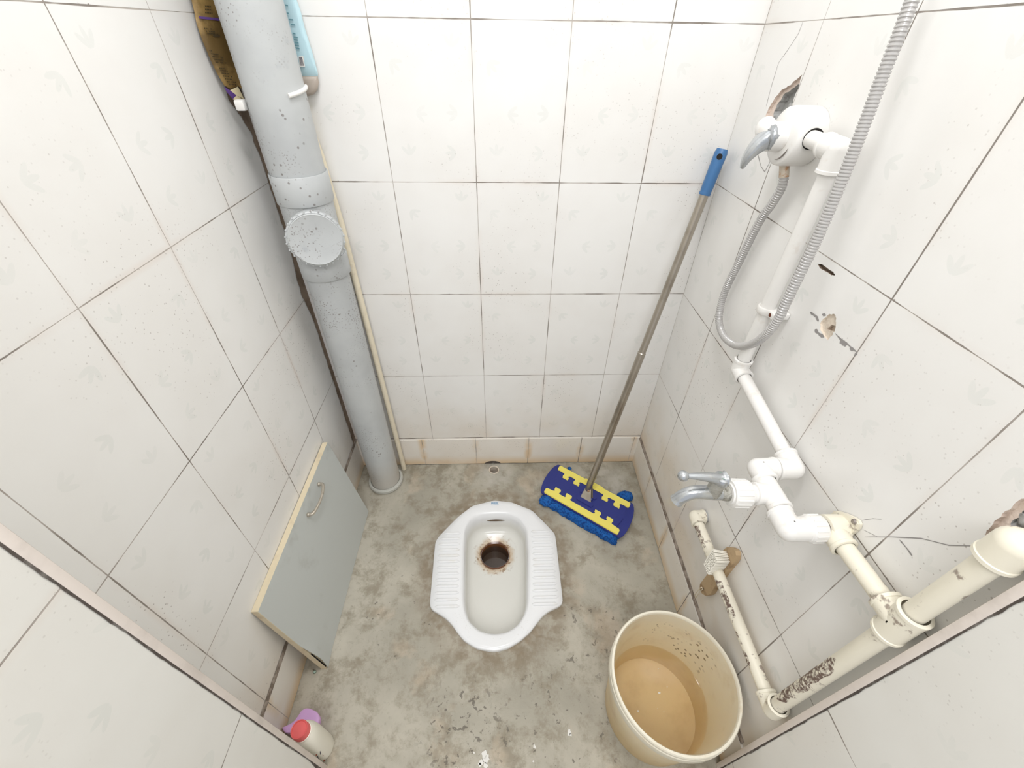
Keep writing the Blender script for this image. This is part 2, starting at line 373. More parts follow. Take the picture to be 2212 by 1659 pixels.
def jitter_poly(poly, n, amt, seed):
    rnd = random.Random(seed); out = []
    for a, b in zip(poly, poly[1:] + poly[:1]):
        for k in range(n):
            q = a.lerp(b, k / n); q = q + Vector((0, rnd.uniform(-amt, amt), rnd.uniform(-amt, amt))); out.append(q)
    return out

# ================================================================ SETTING
TH = .05
def wall_slab(name, p0, p1, z0, z1, out, mat, uvf, t=TH):
    # p0->p1 along the face on the floor plan, out = unit vector pointing away from the room
    bm = B(); out = Vector(out + (0,)) * t; p0 = Vector(p0 + (0,)); p1 = Vector(p1 + (0,))
    c = [p0, p1, p1 + out, p0 + out]
    lo = [bm.verts.new(q + Vector((0, 0, z0))) for q in c]; hi = [bm.verts.new(q + Vector((0, 0, z1))) for q in c]
    bm.faces.new(lo); bm.faces.new(hi)
    for i in range(4): bm.faces.new((lo[i], lo[(i + 1) % 4], hi[(i + 1) % 4], hi[i]))
    uv = bm.loops.layers.uv.new('UVMap')
    for f in bm.faces:
        for l in f.loops: l[uv].uv = uvf(l.vert.co)
    return struct(name, bm, mat, smooth=False)
ZT = 2.4
wall_slab('wall_back', (-.26, 0), (.96, 0), -.03, ZT, (0, 1), M['tile_back'], lambda p: (p.x, p.z + .000))
LX = lambda y: -.1874 - .004 * y
RX = lambda y: .8865 + .0186 * y
wl = wall_slab('wall_left', (LX(0), 0), (LX(-1.0), -.95), -.03, ZT, (-1, 0), M['tile_left'], lambda p: (-p.y, p.z - .0019 * p.y * -1))
wr = wall_slab('wall_right', (RX(0), 0), (RX(-.97), -.97), -.03, ZT, (1, 0), M['tile_right'], lambda p: (-p.y, p.z + .0164 * p.y))
# outer walls that the opening is cut in: they stick inwards past the stall's side walls and hide its front corners
NLX, NLY, NRX, NRY = -.060, -.8938, .853, -.9165
def near_wall(name, x, y, sgn, other):
    bm = B(); x2 = other; yb = y; yf = -1.75
    lo = [bm.verts.new((a, b, -.03)) for a, b in ((x, yb), (x, yf), (x2, yf), (x2, yb))]
    lean = .0055 * ZT if sgn > 0 else 0
    hi = [bm.verts.new((v.co.x, v.co.y + (lean if v.co.y == yb else 0), ZT)) for v in lo]
    bm.faces.new(lo); bm.faces.new(hi)
    for i in range(4): bm.faces.new((lo[i], lo[(i + 1) % 4], hi[(i + 1) % 4], hi[i]))
    uv = bm.loops.layers.uv.new('UVMap')
    for f in bm.faces:
        for l in f.loops: l[uv].uv = (-l.vert.co.y + (.15 if sgn > 0 else 0), l.vert.co.z + (0 if sgn > 0 else -.028))
    w_ = struct(name, bm, M['tile_near'], smooth=False)
    # cut edge of the tile laid on the reveal and the dark joint beside it
    s = sgn * .0012
    e = B(); box(e, (min(x, x + s), yb - .0095, 0), (max(x, x + s), yb + .0005, ZT), .0008)
    for v in e.verts: v.co.y += lean * v.co.z / ZT
    eo = struct('trim_1' if sgn > 0 else 'trim_2', e, M['tedge'], w_)
    e = B(); rnd = random.Random(5 + sgn); n = 260; L = []; R_ = []
    for k in range(n + 1):
        z = ZT * k / n; wv = .0032 + .0016 * noise.noise(Vector((z * 9, sgn, 0))) + .0012 * noise.noise(Vector((z * 60, sgn, 4)))
        wv += .006 * max(0, noise.noise(Vector((z * 7, sgn * 3, 9))) - .32)
        L.append(e.verts.new((x + sgn * .0007, yb + lean * k / n - .0084 + wv * .3, z))); R_.append(e.verts.new((x + sgn * .0007, yb + lean * k / n - .0086 - wv, z)))
    for k in range(n): e.faces.new((L[k], L[k + 1], R_[k + 1], R_[k]))
    struct('trim_3' if sgn > 0 else 'trim_4', e, M['darkmortar'], w_)
    return w_
t = N('cut_tile_edge'); p = t.pos()
t.lk(t.mix(t.math('MULTIPLY', t.ramp(t.noise(16, 4, .6, p), .5, .7), .6), srgb((236, 226, 218)), srgb((212, 202, 194))), t.b.inputs['Base Color']); t.b.inputs['Roughness'].default_value = .7
M['tedge'] = t.m
near_wall('wall_front_left', NLX, NLY, 1, -.6)
near_wall('wall_front_right', NRX, NRY, -1, 1.3)
bm = B(); box(bm, (-.6, -1.9, ZT), (1.3, .05, ZT + .05)); struct('ceiling', bm, M['ceil'], smooth=False)

# broken places in the right wall, cut out of the slab
def cutter(poly, depth, mat, amt, seed, n=4, inset=.0):
    P = jitter_poly(poly, n, amt, seed); c = sum(P, Vector()) / len(P); bm = B()
    front = [bm.verts.new(q + Vector((-.01, 0, 0))) for q in P]
    rnd = random.Random(seed + 50)
    back = [bm.verts.new(c + (q - c) * (1 - inset) + Vector((depth, 0, 0))) for q in P]
    k = len(P); bm.faces.new(front); bk = bm.faces.new(back)
    for i in range(k): bm.faces.new((front[i], front[(i + 1) % k], back[(i + 1) % k], back[i]))
    bmesh.ops.recalc_face_normals(bm, faces=bm.faces)
    me = bpy.data.meshes.new('cutter'); bm.to_mesh(me); bm.free(); me.materials.append(mat)
    o = bpy.data.objects.new('cutter', me); C.objects.link(o); return o
def carve(wall, cutters):
    for c in cutters:
        wall.data.materials.append(c.data.materials[0]) if c.data.materials[0].name not in [m.name for m in wall.data.materials] else None
        md = wall.modifiers.new('cut', 'BOOLEAN'); md.operation = 'DIFFERENCE'; md.object = c; md.solver = 'EXACT'
        try: md.material_mode = 'TRANSFER'
        except Exception: pass
        dg = bpy.context.evaluated_depsgraph_get(); dg.update()
        me = bpy.data.meshes.new_from_object(wall.evaluated_get(dg)); wall.modifiers.clear(); old = wall.data; wall.data = me
        bpy.data.objects.remove(c, do_unlink=True)
h1 = [wallx(*q) for q in ((1732, 162), (1708, 182), (1687, 196), (1672, 214), (1660, 234), (1652, 256), (1655, 285), (1680, 290), (1697, 262), (1712, 222))]
h1i = [wallx(*q) for q in ((1730, 172), (1705, 190), (1686, 204), (1672, 224), (1664, 242), (1662, 262), (1680, 282), (1697, 262), (1712, 222), (1726, 190))]
h1d = [wallx(*q) for q in ((1712, 222), (1700, 226), (1688, 244), (1682, 256), (1690, 262), (1700, 248))]
h2 = [wallx(*q) for q in ((2240, 1062), (2196, 1086), (2172, 1106), (2150, 1127), (2132, 1148), (2121, 1178), (2132, 1200), (2170, 1215), (2240, 1215))]
h2i = [wallx(*q) for q in ((2236, 1088), (2205, 1100), (2188, 1112), (2172, 1130), (2152, 1150), (2142, 1172), (2150, 1192), (2190, 1205), (2236, 1205))]
h2d = [wallx(*q) for q in ((2212, 1138), (2192, 1146), (2182, 1160), (2206, 1166), (2240, 1166), (2240, 1140))]
sl = [wallx(*q) for q in ((1766, 569), (1776, 571), (1800, 588), (1804, 595), (1796, 594), (1772, 580))]
p1 = [wallx(*q) for q in ((1790, 677), (1803, 676), (1807, 684), (1806, 700), (1806, 712), (1797, 728), (1786, 738), (1776, 724), (1770, 712), (1771, 696), (1777, 688))]
p1i = [wallx(*q) for q in ((1790, 700), (1802, 703), (1804, 712), (1796, 718), (1780, 712))]
carve(wr, [cutter(h1, .006, M['biscuit'], .0012, 1), cutter(h1i, .02, M['mortar'], .0015, 2, inset=.1), cutter(h1d, .035, M['black'], .001, 3),
           cutter(h2, .006, M['biscuit'], .0012, 4), cutter(h2i, .018, M['mortar'], .0015, 5, inset=.12), cutter(h2d, .035, M['black'], .001, 6),
           cutter(sl, .007, M['brownmortar'], .0006, 7, 3), cutter(p1, .0035, M['plaster'], .0012, 8, inset=.1), cutter(p1i, .009, M['plaster'], .001, 9, inset=.2)])
# loose mortar lumps inside the broken holes (part of the wall)
bm = B()
for (u, v, r) in ((2196, 1122, .010), (2180, 1140, .009), (2204, 1175, .009), (2166, 1160, .007), (2168, 1180, .006), (2210, 1108, .008)):
    c = wallx(u, v) + Vector((.014, 0, 0))
    for vv in ball(bm, c, r, 2): vv.co += Vector([random.uniform(-.0014, .0014) for _ in range(3)])
for (u, v, r) in ((1690, 228, .006), (1712, 206, .005), (1682, 262, .006)):
    c = wallx(u, v) + Vector((.018, 0, 0))
    for vv in ball(bm, c, r, 2): vv.co += Vector([random.uniform(-.0010, .0010) for _ in range(3)])
lm = obj('mortar_lumps', bm, M['mortar'], wr); lm['kind'] = 'stuff'
# cracks and scars on the right wall's face
def strip(bm, pts, wd, off=.0003, f=wallx, mat=0, rag=0):
    P = []
    for a, b in zip(pts, pts[1:]):
        for k in range(4): P.append((a[0] + (b[0] - a[0]) * k / 4, a[1] + (b[1] - a[1]) * k / 4))
    P.append(pts[-1]); Q = [f(u, v, off) for u, v in P]; L = []
    for i, q in enumerate(Q):
        t_ = (Q[min(i + 1, len(Q) - 1)] - Q[max(i - 1, 0)]).normalized(); n_ = Vector((1, 0, 0)).cross(t_).normalized()
        w_ = wd * (1 + rag * random.uniform(-.6, 1)); w_ *= .35 if i in (0, len(Q) - 1) else 1
        L.append((bm.verts.new(q + n_ * w_), bm.verts.new(q - n_ * w_)))
    for a, b in zip(L, L[1:]): bm.faces.new((a[0], a[1], b[1], b[0])).material_index = mat
bm = B()
strip(bm, ((1868, 1160), (1925, 1160), (1990, 1163), (2050, 1178), (2128, 1180)), .0005, rag=.4)
strip(bm, ((1943, 1166), (1960, 1186), (1971, 1202)), .0009, rag=.4)
strip(bm, ((1862, 1124), (1886, 1120), (1905, 1122)), .0003); strip(bm, ((1864, 1144), (1896, 1160)), .0003)
strip(bm, ((1735, 45), (1725, 72), (1700, 110), (1682, 135), (1668, 180), (1660, 210), (1655, 230)), .0004, rag=.4)
strip(bm, ((1636, 330), (1644, 360), (1652, 371), (1662, 352), (1670, 325)), .0006, rag=.4)
strip(bm, ((1750, 674), (1763, 684), (1768, 694)), .0022, rag=.6); strip(bm, ((1760, 712), (1770, 722), (1780, 728)), .0022, rag=.8)
strip(bm, ((1776, 679), (1784, 681)), .002, rag=.6); strip(bm, ((1804, 720), (1815, 732), (1830, 743), (1852, 762)), .0010, rag=.6)
strip(bm, ((1815, 735), (1822, 741), (1829, 745)), .0035, rag=.4); strip(bm, ((1836, 751), (1844, 757)), .002, rag=.7); strip(bm, ((1852, 762), (1845, 768)), .0016, rag=.5)
struct('trim_5', bm, M['crack'], wr, smooth=False)

# skirtings
def skirt(name, p0, p1, z1, inn, uvf, notch=None, t_=.004):
    p0 = Vector(p0 + (0,)); p1 = Vector(p1 + (0,)); n = 60 if not notch else 300; prof = []
    top = []; bot = []
    for k in range(n + 1):
        q = p0.lerp(p1, k / n); zb = .0028 + .004 * max(0, noise.noise(Vector((q.x * 9, q.y * 9, 3))))
        if notch:
            d = abs(q.x - notch); zb = max(zb, .017 * math.sqrt(max(0, 1 - (d / .032) ** 2)) if d < .032 else zb)
        top.append(q + Vector((0, 0, z1(k / n)))); bot.append(q + Vector((0, 0, zb)))
    bm = B(); inn = Vector(inn + (0,)) * t_
    F1 = [bm.verts.new(q + inn) for q in top]; F2 = [bm.verts.new(q + inn) for q in bot]
    G1 = [bm.verts.new(q + inn * .01) for q in top]; G2 = [bm.verts.new(q + inn * .01) for q in bot]
    for k in range(n):
        bm.faces.new((F1[k], F1[k + 1], F2[k + 1], F2[k])); bm.faces.new((F1[k], G1[k], G1[k + 1], F1[k + 1])); bm.faces.new((F2[k], F2[k + 1], G2[k + 1], G2[k]))
    uv = bm.loops.layers.uv.new('UVMap')
    for f in bm.faces:
        for l in f.loops: l[uv].uv = uvf(l.vert.co)
    return struct(name, bm, M['skirt'], smooth=False)
skirt('baseboard_back', (LX(0) + .001, 0), (RX(0) - .001, 0), lambda s: .139 + .004 * math.sin(s * 3), (0, -1), lambda p: (p.x, p.z), notch=.322)
skirt('baseboard_right', (RX(0), -.004), (RX(-.92), -.92), lambda s: .132 + .007 * s, (-1, 0), lambda p: (-p.y + .0775 + .004, p.z), t_=.005)
skirt('baseboard_left', (LX(0), -.004), (LX(-.9), -.9), lambda s: .143 + .003 * s, (1, 0), lambda p: (-p.y + .0575 + .0026, p.z))
bm = B(); box(bm, (LX(0), -.0028, -.001), (RX(0), -.0002, .026)); struct('trim_9', bm, M['darkmortar'], smooth=False)
bm = B()
for f_, s_ in ((LX, 1), (RX, -1)):
    a, b = f_(-.004), f_(-.89)
    q = [bm.verts.new(c) for c in ((a + s_ * .002, -.004, -.001), (b + s_ * .002, -.89, -.001), (b + s_ * .002, -.89, .014), (a + s_ * .002, -.004, .014))]; bm.faces.new(q)
struct('trim_10', bm, M['darkmortar'], smooth=False)
# rough brown mortar smeared over the left wall's corner behind the drain pipe
bm = B(); edge_ = [(470, 120), (492, 215), (520, 252), (541, 285), (552, 318), (568, 348), (580, 395), (592, 430), (604, 470), (622, 520), (634, 570), (640, 600), (652, 640), (672, 680), (688, 725), (700, 765), (712, 800), (732, 862), (748, 912), (762, 955), (768, 985)]
L = []
for (a, b), (c, d) in zip(edge_, edge_[1:]):
    for k in range(5):
        u, v = a + (c - a) * k / 5, b + (d - b) * k / 5; q = PX(u, v, LX(-.05)); yy = min(-.012, q.y + .004 * noise.noise(Vector((v * .07, 1, 2))) + .002 * noise.noise(Vector((v * .3, 5, 2))))
        L.append((bm.verts.new((LX(yy) + .0009, yy, q.z)), bm.verts.new((LX(0) + .0016, -.0005, q.z))))
for a, b in zip(L, L[1:]): bm.faces.new((a[0], a[1], b[1], b[0]))
struct('trim_11', bm, M['brownmortar'], wl, smooth=False)
# thick smeared joints over the side skirtings
def joint(name, f, h, y1):
    bm = B(); L = []
    n = 120
    for k in range(n + 1):
        y = -.004 - y1 * k / n; x, s = f(y); wd = h * (1 + .5 * noise.noise(Vector((y * 14, s, 2))) + .35 * noise.noise(Vector((y * 70, s, 5))))
        z0 = (.1395 + .007 * k / n) if s < 0 else (.1490 + .003 * k / n)
        L.append((bm.verts.new((x + s * .0034, y, z0 - .006)), bm.verts.new((x + s * .0030, y, z0)), bm.verts.new((x, y, z0 + wd))))
    for a, b in zip(L, L[1:]):
        bm.faces.new((a[0], b[0], b[1], a[1])); bm.faces.new((a[1], b[1], b[2], a[2]))
    struct(name, bm, M['jointgrey'], smooth=True)
joint('trim_6', lambda y: (RX(y) - .001, -1), .0062, .9)
joint('trim_7', lambda y: (LX(y) + .001, 1), .0046, .87)

# floor with the openings for the pan and the floor drain
OUT = [(1067,1080),(1105,1084),(1150,1102),(1176,1128),(1192,1145),(1199,1152),(1202,1172),(1216,1296),(1215,1305),(1204,1311),(1188,1318),(1172,1330),(1158,1348),(1146,1364),(1122,1385),(1096,1400),(1067,1407),(1030,1400),(1002,1383),(988,1366),(975,1347),(962,1334),(945,1323),(931,1315),(928,1305),(929,1292),(940,1170),(946,1160),(965,1140),(990,1115),(1020,1092)]
INN = [(1070,1107),(1100,1108),(1122,1118),(1138,1140),(1142,1190),(1141,1300),(1136,1325),(1120,1352),(1095,1368),(1065,1372),(1035,1365),(1010,1342),(1002,1315),(1000,1290),(1001,1180),(1004,1140),(1018,1118),(1040,1109)]
def loop_by_angle(pts, c, n, z, sm):
    P = [PZ(u, v, z) for u, v in pts]; P = [Vector((q.x - c[0], q.y - c[1])) for q in P]; out = []
    for k in range(n):
        a = 2 * PI * k / n; d = Vector((math.cos(a), math.sin(a))); best = 0
        for A, Bq in zip(P, P[1:] + P[:1]):
            e = Bq - A; den = d.x * e.y - d.y * e.x
            if abs(den) < 1e-9: continue
            t_ = (A.x * e.y - A.y * e.x) / den; s = (A.x * d.y - A.y * d.x) / den
            if t_ > 0 and -1e-6 <= s <= 1 + 1e-6: best = max(best, t_)
        out.append(best)
    for _ in range(sm): out = [(out[k - 1] + 2 * out[k] + out[(k + 1) % n]) / 4 for k in range(n)]
    return [Vector((c[0] + out[k] * math.cos(2 * PI * k / n), c[1] + out[k] * math.sin(2 * PI * k / n), 0)) for k in range(n)]
PC = (.334, -.425); NL = 180
outer = loop_by_angle(OUT, PC, NL, .012, 1); inner = loop_by_angle(INN, PC, NL, .012, 3)
bm = B()
def add_loop(bm, pts):
    v = [bm.verts.new(q) for q in pts]; return [bm.edges.new((v[i], v[(i + 1) % len(v)])) for i in range(len(v))]
DC = PZ(1067, 1015, 0); DR = .0165
es = add_loop(bm, [(-.60, .05, 0), (1.30, .05, 0), (1.30, -1.9, 0), (-.60, -1.9, 0)])
hole = [Vector((PC[0], PC[1], 0)).lerp(q, .955) for q in outer]
es += add_loop(bm, hole); es += add_loop(bm, [(DC.x + DR * math.cos(2 * PI * k / 24), DC.y + DR * .8 * math.sin(2 * PI * k / 24), 0) for k in range(24)])
bmesh.ops.triangle_fill(bm, use_beauty=True, use_dissolve=False, edges=es)
struct('floor', bm, M['floor'], smooth=False)
bm = B()   # paint drips and bits set in the floor
rnd = random.Random(11)
for u, v, r in ((1046, 1630, .008), (1052, 1640, .009), (1040, 1645, .007), (1050, 1655, .006), (1036, 1652, .004), (1230, 1582, .007), (1233, 1587, .004), (1155, 1613, .004), (1024, 1626, .003), (1152, 1645, .002)):
    c = PZ(u, v, .0004); ring = [bm.verts.new(c + Vector((math.cos(a), math.sin(a), 0)) * r * rnd.uniform(.45, 1.2)) for a in [2 * PI * k / 11 for k in range(11)]]; bm.faces.new(ring)
pd = struct('trim_8', bm, M['white'], smooth=False)

# ================================================================ FLOOR DRAIN
e = empty('floor_drain', (DC.x, DC.y, 0), 'small open pipe drain set in rough cement under the back skirting', 'drain')
bm = B(); lathe(bm, [(.0165, -.06), (.0165, .0015), (.0195, .0022), (.0205, .0), (.0205, -.01)], (DC.x, DC.y, 0), seg=28); obj('pipe_rim', bm, M['plaster'], e)
bm = B(); lathe(bm, [(0, -.035), (.0168, -.035)], (DC.x, DC.y, 0), seg=28); obj('drain_bottom', bm, M['darkmortar'], e)

# ================================================================ SQUAT TOILET
st = empty('squat_toilet', (PC[0], PC[1], 0), 'white porcelain squat toilet set in the cement floor, brown stained drain hole', 'toilet')
ZR = .012
bm = B(); c0 = Vector((PC[0], PC[1], 0))
def sc_loop(L, s, z, c=c0): return [bm.verts.new(Vector((c.x + (q.x - c.x) * s, c.y + (q.y - c.y) * s, z))) for q in L]
bc = Vector((.334, -.43, 0)); drc = Vector((.330, -.345, 0)); rings = []
rings.append(sc_loop(outer, .965, -.035)); rings.append(sc_loop(outer, 1.0, -.001)); rings.append(sc_loop(outer, 1.0, ZR - .003)); rings.append(sc_loop(outer, .992, ZR))
mid = lambda f, z: [bm.verts.new(Vector((a.x * (1 - f) + b.x * f, a.y * (1 - f) + b.y * f, z))) for a, b in zip(outer, inner)]
rings.append(mid(.3, ZR - .0005)); rings.append(mid(.9, ZR)); rings.append(mid(.96, ZR - .0008))
rings.append(sc_loop(inner, .985, ZR - .004)); rings.append(sc_loop(inner, .955, -.012)); rings.append(sc_loop(inner, .925, -.05))
bot = [Vector((c0.x + (q.x - c0.x) * .88, c0.y + (q.y - c0.y) * .88, -.066)) for q in inner]
rings.append([bm.verts.new(q) for q in bot])
dr = [Vector((drc.x + .049 * math.cos(2 * PI * k / NL), drc.y + .044 * math.sin(2 * PI * k / NL), -.080)) for k in range(NL)]
for f in (.3, .6, .85): rings.append([bm.verts.new(a.lerp(b, f)) for a, b in zip(bot, dr)])
rings.append([bm.verts.new(q) for q in dr])
for a, b in zip(rings, rings[1:]):
    for k in range(NL): bm.faces.new((a[k], a[(k + 1) % NL], b[(k + 1) % NL], b[k]))
obj('pan', bm, M['pan'], st, angle=1.2)
# foot treads: raised rounded ribs on both sides
for side in (-1, 1):
    bm = B()
    for k in range(13):
        y = -.312 - k * .0198
        def xat(L, yy, s):
            best = None
            for A, Bq in zip(L, L[1:] + L[:1]):
                if (A.y - yy) * (Bq.y - yy) <= 0 and A.y != Bq.y:
                    x = A.x + (Bq.x - A.x) * (yy - A.y) / (Bq.y - A.y)
                    if s * (x - PC[0]) > 0 and (best is None or s * x > s * best): best = x
            return best
        xo = xat(outer, y, side) - side * .012; xi = xat(inner, y, side) + side * .012
        n = 10; pts = [Vector((xi + (xo - xi) * i / n, y + .003 * math.sin(i / n * 3) * 0, ZR - .0005)) for i in range(n + 1)]
        rr = [.0050 * min(1, math.sqrt(max(0.0, 1 - abs(2 * i / n - 1) ** 8)) + .25) for i in range(n + 1)]
        tube(bm, pts, rr, 12)
    obj('foot_tread', bm, M['porcelain'], st)
bm = B(); lathe(bm, [(.0485, -.079), (.047, -.09), (.046, -.17), (0, -.17)], drc, seg=48)
for v in bm.verts: v.co.y = drc.y + (v.co.y - drc.y) * .9
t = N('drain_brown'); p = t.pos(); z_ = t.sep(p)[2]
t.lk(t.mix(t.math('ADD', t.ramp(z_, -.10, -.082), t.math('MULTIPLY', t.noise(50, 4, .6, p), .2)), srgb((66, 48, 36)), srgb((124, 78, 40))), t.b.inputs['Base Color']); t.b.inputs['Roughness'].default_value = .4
obj('drain_hole', bm, t.m, st)
bm = B(); lathe(bm, [(0, -.128), (.0462, -.128)], drc, seg=48)
for v in bm.verts: v.co.y = drc.y + (v.co.y - drc.y) * .9
t = N('drain_water'); t.b.inputs['Base Color'].default_value = srgb((70, 56, 46)); t.b.inputs['Roughness'].default_value = .05
obj('drain_water', bm, t.m, st)
bm = B()   # dark bar painting the flush inlet's shadow under the back lip
q = [(inner[k].x, inner[k].y) for k in range(NL)]
yb = max(v.y for v in inner)
tube(bm, [Vector((.334 + dx, yb - .0105 - .05 * dx * dx / .01 * .12, -.020)) for dx in (-.032, -.02, 0, .02, .032)], [.001, .0028, .0034, .0028, .001], 8)
obj('flush_slit_shadow', bm, M['slit_shade'], st)
bm = B(); cy = PZ(1069, 1087, ZR)
for k in range(7): box(bm, (cy.x - .013 + k * .0036, cy.y - .002, ZR - .0003), (cy.x - .0105 + k * .0036, cy.y + .004, ZR + .0002))
tube(bm, [Vector((cy.x - .014 + .004 * k, cy.y - .006 - .0015 * math.sin(k), ZR)) for k in range(8)], .0005, 6)
obj('printed_mark', bm, M['blueprint'], st)

# ================================================================ SOIL PIPE
AX = Vector((-.0825, -.080, 0)); PR = .0522; PU = .0558
sp = empty('drain_pipe', AX, 'thick grey plastic drain pipe standing in the back left corner', 'pipe')
bm = B(); lathe(bm, [(PR, .0), (PR, .95), (PU, .98), (PU, ZT)], AX, seg=64)
t = N('grey_pvc_spotted'); p = t.pos(); z_ = t.sep(p)[2]
v = t.new('ShaderNodeTexVoronoi'); v.inputs['Scale'].default_value = 85; t.lk(p, v.inputs['Vector'])
spk = t.math('MULTIPLY', t.ramp(v.outputs['Distance'], .17, .25, 1, 0), t.ramp(t.noise(9, 3, .6, p), .54, .62))
v = t.new('ShaderNodeTexVoronoi'); v.inputs['Scale'].default_value = 190; t.lk(p, v.inputs['Vector'])
spk2 = t.math('MULTIPLY', t.ramp(v.outputs['Distance'], .2, .3, 1, 0), t.ramp(t.noise(7, 3, .6, p), .50, .60))
col = t.mix(t.ramp(t.noise(6, 4, .6, p), .35, .7), srgb((196, 199, 199)), srgb((184, 187, 188)))
col = t.mix(t.math('MULTIPLY', t.ramp(t.noise(14, 4, .6, p), .62, .75), .5), col, srgb((160, 166, 172)))
col = t.mix(t.math('MULTIPLY', t.math('MAXIMUM', spk, spk2), .75), col, srgb((122, 114, 110)))
col = t.mix(t.math('MULTIPLY', t.ramp(z_, .02, .2, 1, 0), .4), col, srgb((200, 186, 164)))
t.lk(col, t.b.inputs['Base Color']); t.b.inputs['Roughness'].default_value = .4; M['spotgrey'] = t.m
obj('pipe', bm, M['spotgrey'], sp)
bm = B(); lathe(bm, [(.0, .003), (.0615, .003), (.0630, .004), (.0630, .014), (.060, .0175), (.0540, .018), (.0524, .012)], AX, seg=64); obj('floor_collar', bm, M['pvcgrey'], sp)
def sock(z0, z1, r, name, PR=.0522):
    bm = B(); lathe(bm, [(PR - .001, z0 + .0015), (r - .001, z0), (r, z0 + .0015), (r, z1 - .0015), (r - .001, z1), (r - .0035, z1 - .0005), (PR - .001, z1 - .003)], AX, seg=64); return obj(name, bm, M['spotgrey'], sp)
sock(1.022, 1.082, .0605, 'upper_socket', .0558); sock(.848, .900, .0585, 'lower_socket')
bm = B(); lathe(bm, [(.0540, .89), (.0560, .94), (.0566, 1.026)], AX, seg=64); obj('tee_body', bm, M['spotgrey'], sp)
ca = Vector((.34, -.9, .05)).normalized(); cc = AX + Vector((0, 0, .957))
bm = B(); lathe(bm, [(.050, .02), (.050, .062), (.0585, .063), (.0600, .066), (.0600, .082), (.0585, .0835), (.056, .084)] , cc, ca, seg=64); obj('inspection_branch', bm, M['spotgrey'], sp)
bm = B(); lathe(bm, [(.0545, .078), (.0560, .087), (.0545, .0885), (.052, .0875), (.0, .0875)], cc, ca, seg=64)
n_ = ca.orthogonal().normalized(); b_ = ca.cross(n_)
for k in range(26):
    a = 2 * PI * k / 26; q = cc + ca * .083 + (n_ * math.cos(a) + b_ * math.sin(a)) * .0598; box(bm, q - Vector((.0018,) * 3), q + Vector((.0018,) * 3), .0006, 1)
cap = obj('inspection_cap', bm, M['spotgrey'], sp); cap['label'] = 'round grimy screw cap with a knurled rim'
bm = B()   # clamp stub wrapping the pipe on its right
arc = [AX + Vector((math.cos(a), math.sin(a), 0)) * .0580 + Vector((0, 0, 1.222 + .010 * (k / 12))) for k, a in enumerate([math.radians(-46 + 5.2 * i) for i in range(13)])]
tube(bm, arc, .0052, 10, flat=.45, up=(0, 0, 1)) if False else tube(bm, arc, .0040, 10)
cl = obj('clamp_stub', bm, M['pvcwhite'], sp)
bm = B(); box(bm, (AX.x - .070, AX.y - .035, 1.196), (AX.x - .052, AX.y - .012, 1.214), .003); obj('clamp_stub', bm, M['pvcwhite'], sp)

# thin cream conduit beside it
tp = PZ(872, 1019, 0)
bm = B(); tube(bm, [Vector((tp.x, -.024, .002)), Vector((tp.x - .009, -.022, .6)), Vector((tp.x - .016, -.018, .95)), Vector((tp.x - .027, -.012, 1.10)), Vector((-.066, -.0098, 1.19)), Vector((-.078, -.0095, 1.30)), Vector((-.078, -.0095, ZT))], .0088, 16)
tag(obj('conduit_pipe', bm, M['conduit']), 'thin cream conduit pipe standing between the thick grey drain pipe and back wall', 'pipe')

# ================================================================ POUCHES BEHIND THE DRAIN PIPE
def pouch(name, poly, thick, mat, parent=None, d=Vector((0, -1, 0))):
    # pillow: outline pulled to a seam with a bulging middle
    bm = B(); c = sum(poly, Vector()) / len(poly); n = len(poly)
    ring = []
    for s in (1, .88, .7, .4):
        h = thick * math.sqrt(max(0, 1 - s ** 4)); ring.append([[bm.verts.new(c + (q - c) * s + d * h * sg + d * .001 * noise.noise(q * 40 + Vector((s, 0, 0)))) for q in poly] for sg in (1, -.35)])
    for sg in (0, 1):
        for a, b in zip(ring, ring[1:]):
            for k in range(n): bm.faces.new((a[sg][k], a[sg][(k + 1) % n], b[sg][(k + 1) % n], b[sg][k]))
        m_ = bm.verts.new(c + d * thick * (1 if sg == 0 else -.35))
        for k in range(n): bm.faces.new((ring[-1][sg][k], ring[-1][sg][(k + 1) % n], m_))
    for k in range(n): bm.faces.new((ring[0][0][k], ring[0][0][(k + 1) % n], ring[0][1][(k + 1) % n], ring[0][1][k]))
    return bm
def subdiv(poly, n):
    out = []
    for a, b in zip(poly, poly[1:] + poly[:1]):
        for k in range(n): out.append(a.lerp(b, k / n))
    return out
pb = empty('refill_pouch', (-.06, -.014, 1.20), 'pale blue refill pouch tucked between grey drain pipe and back wall', 'pouch')
y_ = -.010
A_ = [PY(u, v, y_) for u, v in ((602, -45), (628, -45), (641, 0), (650, 26), (658, 60), (668, 92), (676, 118), (682, 140), (687, 160), (686, 165), (606, 165))]
Bm = pouch('x', subdiv(A_, 2), .007, None); obj('pouch_body', Bm, M['paleblue'], pb)
A2 = [PY(u, v, y_) for u, v in ((606, 165), (686, 165), (689, 178), (686, 194), (678, 204), (664, 208), (612, 208))]
obj('pouch_base', pouch('x', subdiv(A2, 2), .006, None), M['pouchgrey'], pb)
bm = B(); q = [PY(u, v, y_ - .0076) for u, v in ((645, 122), (655, 121), (659, 144), (648, 145))]; prism(bm, q, (0, -.0006, 0))
lb = obj('barcode_label', bm, M['white'], pb)
bm = B()
for k in range(6):
    a = PY(646.5 + k * 1.1, 123.5, y_ - .0084); b = PY(649 + k * 1.4, 142, y_ - .0084); w_ = Vector((.0004, 0, 0)); bm.faces.new([bm.verts.new(x) for x in (a - w_, a + w_, b + w_, b - w_)])
ob = obj('bar_lines', bm, M['inkdark'], lb, smooth=False)
bm = B()
